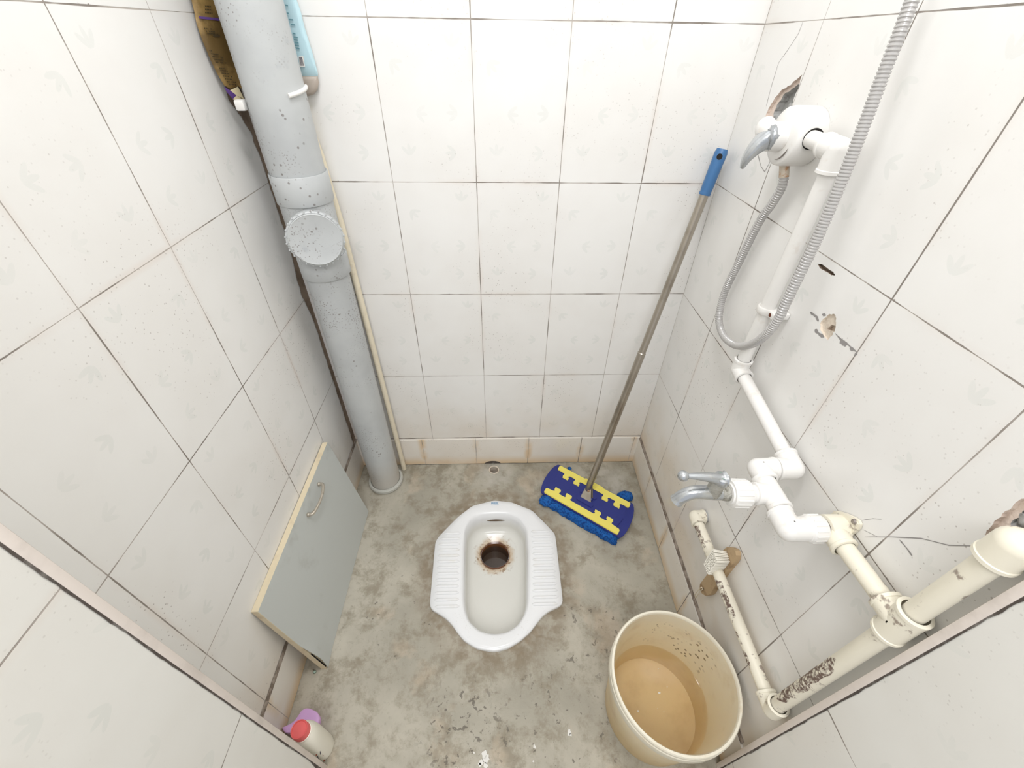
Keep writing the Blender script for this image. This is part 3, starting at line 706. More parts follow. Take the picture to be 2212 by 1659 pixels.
for u, v, w_ in ((616, 11, 6), (618, 28, 6), (624, 42, 9), (628, 53, 9), (632, 72, 6), (634, 80, 9), (635, 86, 8), (636, 92, 9), (637, 98, 9), (639, 104, 8)):
    a = PY(u, v, y_ - .0086); b = PY(u + w_, v + 1, y_ - .0086); h = Vector((0, 0, .0011)); bm.faces.new([bm.verts.new(x) for x in (a - h, b - h, b + h, a + h)])
pr_ = obj('printed_text', bm, M['inkteal'], pb, smooth=False)
gb = empty('foil_pouch', (-.15, -.04, 1.18), 'brown gold printed foil pouch wedged between left wall and grey drain pipe', 'pouch')
gn = Vector((.82, -.57, 0)).normalized(); gp = Vector((-.1825, -.095, 0))
def PG(u, v, off=0.0):
    r = ray(u, v); return CP + r * (((gp - CP).dot(gn) + off) / r.dot(gn))
G_ = [PG(u, v) for u, v in ((398, -60), (414, 0), (421, 30), (424, 48), (430, 68), (442, 100), (455, 130), (470, 160), (484, 184), (498, 192), (514, 186), (520, 190), (534, 205), (525, 100), (490, -60))]
ofs = .005
obj('foil_body', pouch('x', subdiv(G_, 2), .0045, None, d=gn), M['goldfoil'], gb)
def flat(bm, pts, off=.006, th=.0005): prism(bm, [PG(u, v, off) for u, v in pts], -gn * th)
bm = B(); flat(bm, ((484, 187), (497, 195), (511, 206), (503, 214), (490, 199))); obj('purple_band', bm, M['purple'], gb)
bm = B(); flat(bm, ((429, 35), (472, 39), (474, 45), (431, 40))); obj('purple_strip', bm, M['purple'], gb)
bm = B(); flat(bm, ((497, 195), (514, 187), (524, 207), (527, 214), (511, 206))); flat(bm, ((503, 214), (511, 206), (525, 215), (526, 231))); obj('ivory_corner', bm, M['ivory'], gb)
bm = B()
for u, v, w_ in ((441, 60, 20), (445, 66, 22), (448, 71, 24), (452, 108, 10), (456, 115, 22), (459, 121, 26), (463, 127, 24), (466, 133, 26), (474, 146, 14), (476, 151, 18), (479, 157, 20), (482, 163, 22), (486, 169, 22), (490, 175, 22), (494, 181, 18), (443, 12, 16), (443, 19, 18), (443, 26, 20)):
    for k in range(int(w_ / 3.4)):
        if random.random() < .82: flat(bm, ((u + k * 3.4, v + k * .3), (u + k * 3.4 + 2.3, v + k * .3), (u + k * 3.4 + 2.6, v + 2.6 + k * .3), (u + k * 3.4 + .3, v + 2.6 + k * .3)), .0062, .0003)
flat(bm, ((460, 73), (475, 75), (475, 80), (461, 79)), .0062, .0003)
obj('printed_text', bm, M['inkolive'], gb, smooth=False)

# ================================================================ LEANING DOOR BOARD
BY0, BY1 = -.696, -.212
b0 = Vector((-.120, 0, .0015)); tdir = (Vector((-.1685, 0, .362)) - b0).normalized(); nrm = Vector((tdir.z, 0, -tdir.x)); HL = .366; BT = .0155
bo = empty('cupboard_door', (-.13, -.45, 0), 'detached grey cupboard door with a curved handle leaning on the left wall', 'door')
def bpt(s, y, d): return Vector((b0.x, 0, b0.z)) + tdir * s - nrm * d + Vector((0, y, 0))
def bslab(bm, s0, s1, y0, y1, d0, d1, bev=.0008):
    vs = [bm.verts.new(bpt(s, y, d)) for s in (s0, s1) for y in (y0, y1) for d in (d0, d1)]
    for q in ((0, 1, 3, 2), (4, 6, 7, 5), (0, 4, 5, 1), (2, 3, 7, 6), (0, 2, 6, 4), (1, 5, 7, 3)): bm.faces.new([vs[i] for i in q])
    bmesh.ops.bevel(bm, geom=list({e for v in vs for e in v.link_edges}), offset=bev, segments=1, affect='EDGES')
bm = B(); bslab(bm, .001, HL - .001, BY0 + .0016, BY1 - .001, .0012, BT - .0005); obj('core_board', bm, M['boardedge'], bo)
bm = B()   # front sheet, its lower near corner lifting away from the core
ns, ny = 14, 30; rows = []
for i in range(ns + 1):
    r_ = []
    for j in range(ny + 1):
        s_ = HL * i / ns; y = BY0 + (BY1 - BY0) * j / ny
        near = max(0, 1 - (y - BY0) / .05); low = max(0, 1 - abs(s_ - .06) / .10)
        r_.append(bpt(s_, y + .004 * near * low, -.0085 * near * low))
    rows.append(r_)
fr = [[bm.verts.new(q + nrm * .0004) for q in r_] for r_ in rows]; bk = [[bm.verts.new(q - nrm * .0006) for q in r_] for r_ in rows]
for i in range(ns):
    for j in range(ny):
        bm.faces.new((fr[i][j], fr[i][j + 1], fr[i + 1][j + 1], fr[i + 1][j])); bm.faces.new((bk[i][j], bk[i + 1][j], bk[i + 1][j + 1], bk[i][j + 1]))
for i in range(ns):
    bm.faces.new((fr[i][0], fr[i + 1][0], bk[i + 1][0], bk[i][0])); bm.faces.new((fr[i][ny], bk[i][ny], bk[i + 1][ny], fr[i + 1][ny]))
for j in range(ny):
    bm.faces.new((fr[0][j], bk[0][j], bk[0][j + 1], fr[0][j + 1])); bm.faces.new((fr[ns][j], fr[ns][j + 1], bk[ns][j + 1], bk[ns][j]))
obj('front_sheet', bm, M['board'], bo)
bm = B(); bslab(bm, .008, .10, BY0 + .0010, BY0 + .004, -.0003, .0009, .0001); obj('split_gap', bm, M['black'], bo)
bm = B(); bslab(bm, HL - .001, HL + .0008, BY0, BY1, -.0002, BT, .0003)
bslab(bm, 0, HL, BY0 - .0006, BY0 + .001, .0002, BT, .0003); obj('edge_band', bm, M['boardedge'], bo)
def onboard(u, v, d=0):
    r = ray(u, v); p_ = bpt(0, 0, -d); return CP + r * ((p_ - CP).dot(nrm) / r.dot(nrm))
ha, hb = onboard(687, 1046), onboard(664, 1112)
hd = empty('x', (0, 0, 0), '', ''); bpy.data.objects.remove(hd)
mid_ = (ha + hb) / 2; path = smooth_path([ha, ha + nrm * .014 + (mid_ - ha) * .05, ha.lerp(mid_, .5) + nrm * .021, mid_ + nrm * .023, hb.lerp(mid_, .5) + nrm * .021, hb + nrm * .014 + (mid_ - hb) * .05, hb], 6)
bm = B(); nq = len(path); tube(bm, path, [.0052 - .0016 * math.sin(PI * i / (nq - 1)) for i in range(nq)], 14)
for q in (ha, hb):
    for vv in ball(bm, q + nrm * .003, .0062, 2): pass
h = obj('handle', bm, M['handle'], bo); h['label'] = 'curved tarnished metal pull handle'
# loose screw by the door's foot
sq = PZ(680, 1452, 0)
e = empty('loose_screw', (sq.x, sq.y, 0), 'tiny loose screw lying on the floor beside the grey door corner', 'screw')
bm = B(); lathe(bm, [(0, .0062), (.003, .006), (.0042, .0045), (.0042, .002), (.002, .0)], (sq.x, sq.y, 0), (0.2, -.1, 1), seg=14); obj('screw_head', bm, plain('greenish_screw', (132, 150, 136), .4, .4), e)
bm = B(); tube(bm, [(sq.x, sq.y, .003), (sq.x - .006, sq.y + .006, .0022)], .0015, 8); obj('screw_shank', bm, M['steel'], e)

# ================================================================ MOP
jt = Vector((.668, -.176, 0))
mo = empty('flat_mop', jt, 'flat mop with navy and yellow head and blue cloth leaning in the back right corner', 'mop')
mu = Vector((.240, -.181, 0)).normalized(); mw = Vector((.085, .140, 0)).normalized(); mc = Vector((.6625, -.193, .0))
ML, MW = .302, .152
def MP(a, b, z): return mc + mu * a + mw * b + Vector((0, 0, z))
def mpoly(pts, z, h, mat, name, par=mo, bev=.0015):
    bm = B(); prism(bm, [MP(a, b, z) for a, b in pts], (0, 0, h), bev=bev); return obj(name, bm, mat, par)
arc_r = [(ML / 2 + .020 * math.cos(PI / 2 * t_), MW / 2 * math.sin(PI / 2 * t_)) for t_ in [-1 + k / 6 for k in range(13)]]
arc_l = [(-a, -b) for a, b in arc_r]
plate = mpoly(arc_r + arc_l, .024, .0045, M['navy'], 'head_plate')
bm = B()
prism(bm, [MP(a, b, .0285) for a, b in ((-ML / 2 + .012, -MW / 2 + .02), (ML / 2 - .02, -MW / 2 + .02), (ML / 2 - .006, 0), (ML / 2 - .012, MW / 2 - .02), (-ML / 2 + .012, MW / 2 - .02), (-ML / 2 - .002, 0))], (0, 0, .003), bev=.002)
for s in (-1, 1): prism(bm, [MP(a + s * .0, b + s * .018, .0315) for a, b in ((-.03, -.012), (.03, -.012), (.034, 0), (.03, .012), (-.03, .012), (-.034, 0))], (0, 0, .003), bev=.002)
obj('raised_panel', bm, M['navy'], plate)
def clip(s):
    # long yellow bar with four hooked teeth pointing inwards
    o_ = MW / 2 - .004; i_ = o_ - .024; P = [(-.146, o_ - .004), (-.142, o_), (.142, o_), (.146, o_ - .004), (.146, i_ + .004), (.142, i_)]
    for c_ in (.104, .058, -.058, -.104):
        P += [(c_ + .013, i_), (c_ + .008, i_ - .004), (c_ + .008, i_ - .010), (c_ + .013, i_ - .010), (c_ + .013, i_ - .022), (c_ - .009, i_ - .022), (c_ - .012, i_ - .012), (c_ - .008, i_ - .008), (c_ - .008, i_ - .002), (c_ - .012, i_)]
    P += [(-.142, i_), (-.146, i_ + .004)]
    P = [(a * s, b * s) for a, b in P]
    o = mpoly(P, .0290, .0052, M['yellow'], 'yellow_clip')
    bm = B(); prism(bm, [MP(a * s, b * s, .0340) for a, b in ((-.036, o_ + .002), (.036, o_ + .002), (.034, o_ - .012), (.028, o_ - .016), (-.028, o_ - .016), (-.034, o_ - .012))], (0, 0, .0022), bev=.001)
    obj('thumb_pad', bm, M['yellow'], o); return o
clip(1); clip(-1)
# cloth pad: a soft slab with curled corners
bm = B(); nx, nyy = 74, 42; g1 = []; g0 = []
for i in range(nx + 1):
    r1, r0 = [], []
    for j in range(nyy + 1):
        a = -ML / 2 + (ML) * i / nx; b = -MW / 2 - .024 + (MW + .034) * j / nyy
        ex = 2 * i / nx - 1; ey = 2 * j / nyy - 1
        h = .0225 * (1 - max(abs(ex) ** 8, abs(ey) ** 8) * .75)
        k_ = noise.noise(Vector((a * 60, b * 60, 1))) * .003 + noise.noise(Vector((a * 190, b * 190, 4))) * .0022
        if abs(ey) > .8: b += .007 * noise.noise(Vector((a * 32, 0, 7))) + .006 * (abs(ex) ** 4) * (-ey); b += k_
        if abs(ex) > .9: a += k_
        r1.append(bm.verts.new(MP(a, b, max(.003, h + (k_ if h < .0222 or ey < -.8 else min(k_, 0)))))); r0.append(bm.verts.new(MP(a * .99, b * .99, .001)))
    g1.append(r1); g0.append(r0)
for i in range(nx):
    for j in range(nyy): bm.faces.new((g1[i][j], g1[i + 1][j], g1[i + 1][j + 1], g1[i][j + 1])); bm.faces.new((g0[i][j], g0[i][j + 1], g0[i + 1][j + 1], g0[i + 1][j]))
for i in range(nx):
    for j in (0, nyy): bm.faces.new((g1[i][j], g0[i][j], g0[i + 1][j], g1[i + 1][j]))
for j in range(nyy):
    for i in (0, nx): bm.faces.new((g1[i][j], g1[i][j + 1], g0[i][j + 1], g0[i][j]))
def lump(u, v, r, z, s, seed):
    c = PZ(u, v, z)
    for vv in ball(bm, (0, 0, 0), r, 4, scale=s):
        d_ = vv.co.normalized(); k_ = 1 + .16 * noise.noise(d_ * 3 + Vector((seed, 0, 0))) + .12 * noise.noise(d_ * 16 + Vector((seed, 5, 0)))
        vv.co = c + vv.co * k_; vv.co.z = max(vv.co.z, .001)
lump(1181, 1082, .027, .014, (1, .85, .55), 1); lump(1200, 1092, .022, .012, (1.2, .7, .55), 2); lump(1322, 1154, .025, .012, (1.1, .9, .55), 3); lump(1306, 1156, .017, .010, (1, .9, .6), 4)
lump(1351, 1072, .024, .012, (1.2, .9, .6), 5); lump(1360, 1092, .011, .012, (.8, 1.2, .7), 6); lump(1230, 1012, .008, .012, (1, 1, .6), 7)
obj('cloth_pad', bm, M['fluff'], mo, angle=3)
bm = B(); rnd = random.Random(4)
for k in range(2600):   # tufts along the cloth's exposed edges
    side = rnd.random()
    if side < .62: a = rnd.uniform(-ML / 2, ML / 2); b = -MW / 2 - rnd.uniform(-.002, .025); z = rnd.uniform(.004, .02)
    elif side < .8: a = rnd.uniform(-ML / 2, ML / 2); b = MW / 2 + rnd.uniform(0, .011); z = rnd.uniform(.004, .018)
    else:
        u, v, rr = rnd.choice(((1181, 1082, .028), (1200, 1092, .024), (1320, 1154, .026), (1348, 1078, .016), (1362, 1092, .010)))
        c = PZ(u, v, .012); th = rnd.uniform(0, 2 * PI); q = c + Vector((math.cos(th), math.sin(th) * .8, 0)) * rr * rnd.uniform(.3, 1.05) - mc; a, b = q.x * mu.x + q.y * mu.y, None
        q = q + mc; q.z = rnd.uniform(.006, .022)
    if b is not None: q = MP(a, b, z)
    d = Vector((rnd.uniform(-1, 1), rnd.uniform(-1, 1), rnd.uniform(0, 1))).normalized(); L = rnd.uniform(.002, .0045)
    n_ = d.orthogonal() * .0007; v1 = bm.verts.new(q + n_); v2 = bm.verts.new(q + Matrix.Rotation(2.1, 3, d) @ n_); v3 = bm.verts.new(q + Matrix.Rotation(4.2, 3, d) @ n_); tip = bm.verts.new(q + d * L)
    for x, y in ((v1, v2), (v2, v3), (v3, v1)): bm.faces.new((x, y, tip))
tf = obj('cloth_pile', bm, M['fluff'], mo, smooth=False); tf['kind'] = 'stuff'
top = Vector((.8605, -.032, 1.123)); j0 = Vector((.6695, -.171, .068)); pd_ = (top - j0).normalized()
bm = B(); fr_ = frames([MP(0, 0, .034), j0])
wv = mu.copy()
P_ = [MP(-.020, -.010, .034), MP(.020, -.010, .034)]
a0, a1, b0_, b1 = MP(-.021, -.012, .034), MP(.021, -.012, .034), j0 + wv * .009 - pd_ * .012, j0 - wv * .009 - pd_ * .012
prism(bm, [a0, a1, b0_ + pd_ * .01, b1 + pd_ * .01], mw * .002 - Vector((0, 0, 0))); prism(bm, [a0 + mw * .020, a1 + mw * .020, b0_ + pd_ * .01 + mw * .014, b1 + pd_ * .01 + mw * .014], mw * .002)
obj('hinge_bracket', bm, M['steel'], mo, smooth=False)
bm = B(); tube(bm, [MP(-.022, 0, .036), MP(.022, 0, .036)], .0055, 14); obj('hinge_pin', bm, M['navy'], mo)
bm = B(); q = j0 - pd_ * .012 - mw * .012 * 0; tube(bm, [q + Vector((.0, -.0135, 0)), q + Vector((0, .012, 0))], .0042, 12); rv = obj('rivet', bm, M['rust'], mo)
bm = B(); tube(bm, [j0 - pd_ * .018, j0 + pd_ * .028], [.0100, .0128], 20); obj('pole_ferrule', bm, M['steel'], mo)
bm = B(); L_ = (top - j0).length - .08
tube(bm, [j0 + pd_ * .02, j0 + pd_ * (L_ * .55)], .0118, 24); tube(bm, [j0 + pd_ * (L_ * .55), j0 + pd_ * L_], .0104, 24)
lathe(bm, [(.0118, L_ * .55 - .002), (.0122, L_ * .55), (.0104, L_ * .55 + .003)], j0, pd_, seg=24)
obj('pole', bm, M['steel'], mo)
bm = B(); tube(bm, [top - pd_ * .098, top - pd_ * .094, top - pd_ * .090, top - pd_ * .086, top - pd_ * .028], [.0128, .0138, .0126, .0134, .0138], 24)
fl = [top - pd_ * .03, top - pd_ * .02, top - pd_ * .008, top]
tube(bm, fl, [.0138, .0142, .0142, .0120], 24)
g = obj('grip', bm, M['gripblue'], mo); g['label'] = 'blue plastic grip with a hanging hole'
bm = B(); fd = (CP - top).normalized(); fd = (fd - pd_ * fd.dot(pd_)).normalized(); tube(bm, [top - pd_ * .016 + fd * .0125, top - pd_ * .016 + fd * .0146], .0062, 18, flat=1); obj('hanging_hole', bm, M['black'], g)

# ================================================================ BUCKET
BX, BYY, BZ, BR, BB = .725, -.806, .250, .134, .112
bu = empty('plastic_bucket', (BX, BYY, 0), 'yellowed round plastic bucket half full of water by the right wall', 'bucket')
bm = B(); lathe(bm, [(0, .0), (BB - .004, .0), (BB, .004), (BB + (BR - BB) * .80, BZ - .045), (BR - .004, BZ - .012), (BR - .001, BZ - .001), (BR - .0035, BZ), (BR - .0065, BZ - .012), (BB + (BR - BB) * .8 - .003, BZ - .045), (BB - .003, .008), (0, .006)], (BX, BYY, 0), seg=96); obj('bucket_body', bm, M['bucket'], bu)
bm = B(); lathe(bm, [(BR - .007, BZ - .036), (BR + .002, BZ - .037), (BR + .0035, BZ - .034), (BR + .0035, BZ - .014), (BR + .0015, BZ - .012), (BR + .0015, BZ - .009), (BR + .003, BZ - .007), (BR + .003, BZ - .001), (BR + .001, BZ + .002), (BR - .003, BZ + .002), (BR - .005, BZ - .002), (BR - .0045, BZ - .010)], (BX, BYY, 0), seg=96)
rm_ = plain('bucket_rim_plastic', (238, 232, 214), .35, dirt=(206, 186, 150), dscale=22, damt=.5)
obj('bucket_rim', bm, rm_, bu)
WZ = .085; wr_ = BB + (BR - BB) * .80 * WZ / (BZ - .045) - .0036
bm = B(); lathe(bm, [(0, WZ), (wr_ - .003, WZ), (wr_ - .0002, WZ + .0012)], (BX, BYY, 0), seg=96)
wo = obj('bucket_water', bm, M['water']); tag(wo, 'murky yellowish water standing in the round bucket', 'water')
bm = B(); rnd = random.Random(9)
for u, v, r in ((1422, 1445, .0018), (1441, 1484, .0016), (1424, 1497, .004), (1378, 1536, .003), (1434, 1537, .0012), (1420, 1530, .001)):
    c = PZ(u, v, WZ + .0004); c = Vector((c.x, c.y, WZ + .0006)); prism(bm, [c + Vector((math.cos(a), math.sin(a) * .6, 0)) * r * rnd.uniform(.6, 1.1) for a in [2 * PI * k / 6 for k in range(6)]], (0, 0, .0005))
fo = obj('floating_flakes', bm, M['white']); tag(fo, 'tiny white flakes floating on the bucket water', 'flakes'); fo['kind'] = 'stuff'

# ================================================================ BOTTLE AND SCOOP behind the left opening
bx, by = -.0815, -.8605
bt = empty('cleaner_bottle', (bx, by, 0), 'cream bottle with a coral red cap standing behind the left wall corner', 'bottle')
bm = B(); lathe(bm, [(0, 0), (.0245, 0), (.0275, .003), (.0282, .010), (.0280, .100), (.0268, .123), (.0240, .142), (.0205, .153), (.0190, .155), (.0200, .1555), (.0192, .1585), (.0175, .159), (.016, .163), (0, .163)], (bx, by, 0), seg=48); bb = obj('bottle_body', bm, M['bottle'], bt)
bm = B(); lathe(bm, [(.0172, .1575), (.0178, .1580), (.0174, .178), (.0165, .1800), (.0150, .1795), (.0140, .1775), (0, .1775)], (bx, by, 0), seg=40); obj('bottle_cap', bm, M['capred'], bt)
def onbottle(u, v):
    r = ray(u, v); a_ = r.x * r.x + r.y * r.y; dx, dy = CP.x - bx, CP.y - by; R_ = .0284
    b2 = dx * r.x + dy * r.y; c_ = dx * dx + dy * dy - R_ * R_; disc = b2 * b2 - a_ * c_
    if disc < 0: disc = 0
    return CP + r * ((-b2 - math.sqrt(disc)) / a_)
for nm, mt, sets in (('dark_lettering', M['inkdark'], (((684, 1634), (692, 1622), (694, 1628), (688, 1640)), ((686, 1646), (692, 1640), (691, 1644), (686, 1650)))),
                     ('red_lettering', M['redink'], (((676, 1636), (684, 1628), (685, 1631), (678, 1639)), ((690, 1648), (697, 1630), (699, 1632), (693, 1648)), ((690, 1645), (706, 1652), (705, 1658), (692, 1652)), ((700, 1640), (704, 1646), (702, 1649), (698, 1644))))):
    bm = B()
    for sset in sets: bm.faces.new([bm.verts.new(onbottle(*q)) for q in sset])
    obj(nm, bm, mt, bb, smooth=False)
# lilac plastic scoop lying in the corner
sp_ = empty('plastic_scoop', (-.14, -.80, 0), 'lilac plastic scoop lying behind the cream bottle with the coral cap', 'scoop')
SO = [PZ(u, v, .028) for u, v in ((600, 1573), (612, 1571), (625, 1565), (636, 1557), (645, 1545), (652, 1535), (661, 1530), (671, 1531), (683, 1537), (690, 1546), (690, 1557), (685, 1570), (672, 1584), (655, 1592), (635, 1594), (615, 1590))]
SO = [Vector((max(q.x, -.180), max(q.y, -.836), 0)) for q in SO]; sc_ = sum(SO, Vector()) / len(SO); SO = smooth_path(SO + [SO[0]], 3)[:-1]
bm = B(); L = []
for s_, z in ((.86, .0), (.97, .010), (1.0, .026), (.985, .0285), (.95, .030), (.8, .031), (.4, .0315)): L.append([bm.verts.new(sc_ + (q - sc_) * s_ + Vector((0, 0, z))) for q in SO])
for a, b in zip(L, L[1:]):
    for k in range(len(SO)): bm.faces.new((a[k], a[(k + 1) % len(SO)], b[(k + 1) % len(SO)], b[k]))
bm.faces.new(L[0]); bm.faces.new(L[-1]); obj('scoop_bowl', bm, M['lilac'], sp_)

# ================================================================ RIGHT WALL PLUMBING
VY, VZ = -.290, 1.190
xw = RX(VY) - .0008
va = empty('shower_valve', (xw, VY, VZ), 'white round shower mixer valve with a grey lever on the right wall', 'valve')
bm = B(); lathe(bm, [(0, 0), (.0430, 0), (.0445, .003), (.0445, .040), (.0435, .0455), (.0405, .0485), (.026, .050), (0, .050)], (xw, VY, VZ), (-1, 0, 0), seg=64)
lathe(bm, [(.0225, .048), (.0225, .070), (.0215, .075), (0, .075)], (xw, VY, VZ), (-1, 0, 0), seg=48); vc = obj('valve_cover', bm, M['pvcwhite'], va)
bm = B(); tube(bm, [(xw - .024, VY - .0440, VZ + .004), (xw - .024, VY - .0462, VZ + .004)], .0155, 28); obj('pipe_hole', bm, M['black'], vc)
bm = B(); aa = [math.radians(x) for x in range(200, 262, 6)]
for a, b in zip(aa, aa[1:]):
    P = [(xw - .0530 - .0002 * 0, VY + .034 * math.cos(q), VZ + .034 * math.sin(q)) for q in (a, b)]
tube(bm, [Vector((xw - .0508, VY + .0345 * math.cos(q), VZ + .0345 * math.sin(q))) for q in aa], [.0002 + .0011 * math.sin(PI * k / (len(aa) - 1)) for k in range(len(aa))], 8)
obj('cover_mark', bm, M['screw'], vc)
hx = xw - .074
bm = B(); ball(bm, (hx - .004, VY + .006, VZ + .010), .0195, 3, scale=(.75, 1, .95)); kb = obj('valve_knob', bm, M['pvcwhite'], va)
tipl = PY(1602, 364, VY - .002)
lp = smooth_path([Vector((hx + .0005, VY - .003, VZ + .000)), PY(1664, 295, VY - .004), PY(1647, 306, VY - .004), PY(1629, 322, VY - .004), PY(1613, 342, VY - .003), tipl], 8)
bm = B(); nl = len(lp); tube(bm, lp, [.0188 * (1 - i / (nl - 1)) ** .78 + .0030 for i in range(nl)], 28)
ball(bm, (hx + .001, VY - .003, VZ), .0208, 3, scale=(.5, 1, 1))
obj('valve_lever', bm, plain('satin_grey_lever', (176, 180, 184), .25, .75, dirt=(206, 208, 208), dscale=30, damt=.5, dlo=.45, dhi=.6), va)

# shower hose: hangs in a loop from the valve and climbs past the pipe
hp = [Vector((RX(-.291) - .028, -.291, VZ - .040)), PX(1690, 400, .860), PX(1668, 440, .862), PX(1640, 480, .863), PX(1600, 560, .864), PX(1568, 625, .863), PX(1555, 670, .860), PX(1554, 700, .856), PX(1565, 728, .848), PX(1590, 746, .840), PX(1622, 744, .830), PX(1652, 725, .821), PX(1680, 690, .818), PX(1700, 650, .818), PX(1730, 588, .820), PX(1763, 520, .822), PX(1806, 420, .824), PX(1845, 325, .826), PX(1876, 245, .828), PX(1908, 160, .829), PX(1942, 75, .830), PX(1972, -5, .832), PX(1998, -75, .833), PX(2040, -200, .834)]
path = resample(smooth_path(hp, 14), .00055)
def rib(i, r): return r + .00105 * (1 if (i % 8) in (1, 2, 3, 4) else (-.3 if (i % 8) in (6, 7) else .5)) 
k0 = int(.022 / .00055)
ho = empty('shower_hose', hp[0], 'grey corrugated shower hose hanging in a loop from the white mixer valve', 'hose')
bm = B(); tube(bm, path[k0:], [rib(i, .0068) for i in range(len(path) - k0)], 14); obj('corrugated_tube', bm, M['hose'], ho)
bm = B(); tube(bm, path[:k0 + 4], .0080, 18); hf = obj('hose_ferrule', bm, M['rust'], ho); hf['label'] = 'rust stained end ferrule'

# white supply pipe
R0, RF = .0125, .0168
wp = empty('water_pipe', (.85, -.41, .775), 'glossy white water pipe stepping down the right wall to the tap', 'pipe')
def seg_(name, pts, mat, par, r=R0, s=24): bm = B(); tube(bm, pts, r, s); return obj(name, bm, mat, par)
def fitting(bm, c, dirs, L=.024, r=RF, lip=.0012, mat=0):
    c = Vector(c)
    for d in dirs:
        d = Vector(d).normalized(); lathe(bm, [(r, 0), (r, L - .006), (r + lip, L - .005), (r + lip, L - .0008), (r + lip - .001, L), (r - .003, L)], c, d, seg=28, mat=mat)
    ball(bm, c, r, 3, mat=mat)
PXC = .8500
E1 = Vector((PXC, -.412, 1.193)); E2 = Vector((PXC, -.412, .787)); E3 = Vector((PXC, -.645, .752)); E4 = Vector((.790, -.645, .754)); T1 = Vector((.787, -.695, .752)); E5 = Vector((.786, -.755, .747)); CB = Vector((PXC, -.757, .747))
seg_('pipe', [Vector((PXC + .004, VY - .040, VZ + .004)), E1], M['pvcwhite'], wp, .0128)
seg_('pipe', [E1, E2], M['pvcwhite'], wp); seg_('pipe', [E2, E3], M['pvcwhite'], wp); 
bm = B(); fitting(bm, E1, (Vector((.002, 1, .004)), (0, 0, -1)), .032, .0172); obj('elbow', bm, M['pvcwhite'], wp)
bm = B(); fitting(bm, E2, ((0, 0, 1), (E3 - E2)), .026); obj('elbow', bm, M['pvcwhite'], wp)
bm = B(); fitting(bm, E3, ((E2 - E3), (-1, 0, 0)), .030, .0180); obj('elbow', bm, M['pvcwhite'], wp)
bm = B(); fitting(bm, E4, ((1, 0, 0), (0, -1, 0)), .028, .0178); obj('elbow', bm, M['pvcwhite'], wp)
bm = B(); fitting(bm, T1, ((0, 1, 0), (0, -1, 0), (-1, 0, .05)), .030, .0172)
obj('tee', bm, M['pvcwhite'], wp)
bm = B(); fitting(bm, E5, ((0, 1, 0), (1, 0, 0)), .030, .0186); obj('elbow', bm, M['pvcwhite'], wp)
def ribbed(bm, c, d, h0, h1, r, nr=14, w=.0013):
    d = Vector(d).normalized(); c = Vector(c); n_ = d.orthogonal().normalized(); b_ = d.cross(n_)
    lathe(bm, [(r * .7, h0), (r - .001, h0), (r, h0 + .0015), (r, h1 - .0015), (r - .001, h1), (r * .7, h1)], c, d, seg=40)
    for k in range(nr):
        a = 2 * PI * k / nr; e_ = n_ * math.cos(a) + b_ * math.sin(a); tube(bm, [c + d * (h0 + .003) + e_ * r, c + d * (h1 - .003) + e_ * r], w, 6)
bm = B(); ribbed(bm, E5, (1, 0, 0), .026, .049, .0206, 16, .0011); obj('union_nut', bm, M['pvcwhite'], wp)
bm = B(); tube(bm, [E5 + Vector((.044, 0, 0)), E5 + Vector((.052, 0, 0))], .0172, 28); un = obj('union_thread', bm, M['screw'], wp)
# clip half way down
cz = .928; bm = B(); lathe(bm, [(.0126, -.006), (.0160, -.006), (.0168, -.004), (.0168, .004), (.0160, .006), (.0126, .006)], (PXC, -.412, cz), seg=32)
box(bm, (PXC - .004, -.412 - .030, cz - .006), (RX(-.42) - .001, -.412 - .012, cz + .006), .002); co_ = obj('pipe_clip', bm, M['pvcwhite'], wp)
bm = B(); tube(bm, [(PXC - .0045, -.412 - .021, cz), (PXC - .0030, -.412 - .021, cz)], .0034, 14); obj('clip_screw', bm, plain('rusty_screw', (104, 50, 26), .8), co_)

# tap
bd = Vector((-1, 0, .05)).normalized()
ta = empty('tap', T1 + bd * .05, 'worn chrome water tap with a ball ended lever on the white pipe tee', 'tap')
bm = B(); lathe(bm, [(.0150, .026), (.0150, .044)], T1, bd, seg=32); ribbed(bm, T1, bd, .040, .070, .0222, 16, .0012); 
lathe(bm, [(.0175, .068), (.0175, .073), (.0120, .073)], T1, bd, seg=32); obj('adapter_nut', bm, M['pvcwhite'], wp)
A_ = T1 + bd * .060; bm = B(); tube(bm, [A_, T1 + bd * .076, T1 + bd * .088], [.0130, .0128, .0112], 22); obj('threaded_shank', bm, M['scaly'], ta)
bc_ = T1 + bd * .098; bm = B()
sp0 = smooth_path([T1 + bd * .080, bc_ + Vector((.0, 0, .000)), bc_ + Vector((-.018, 0, .003)), bc_ + Vector((-.034, 0, .002)), bc_ + Vector((-.047, 0, -.008)), bc_ + Vector((-.054, 0, -.020))], 6)
n = len(sp0); tube(bm, sp0, [.0116 - .0012 * (i / n) + (.0008 if i > n - 3 else 0) for i in range(n)], 24); obj('spout', bm, M['chrome'], ta)
bm = B(); tube(bm, [sp0[-1] - (sp0[-1] - sp0[-2]).normalized() * .001, sp0[-1] + (sp0[-1] - sp0[-2]).normalized() * .0006], .0066, 18); obj('spout_mouth', bm, M['black'], ta)
bm = B(); tube(bm, [bc_, bc_ + Vector((0, 0, .012)), bc_ + Vector((0, 0, .026)), bc_ + Vector((0, 0, .030))], [.0120, .0118, .0100, .0086], 24); obj('valve_body', bm, M['scaly'], ta)
hd_ = bc_ + Vector((.000, 0, .036))
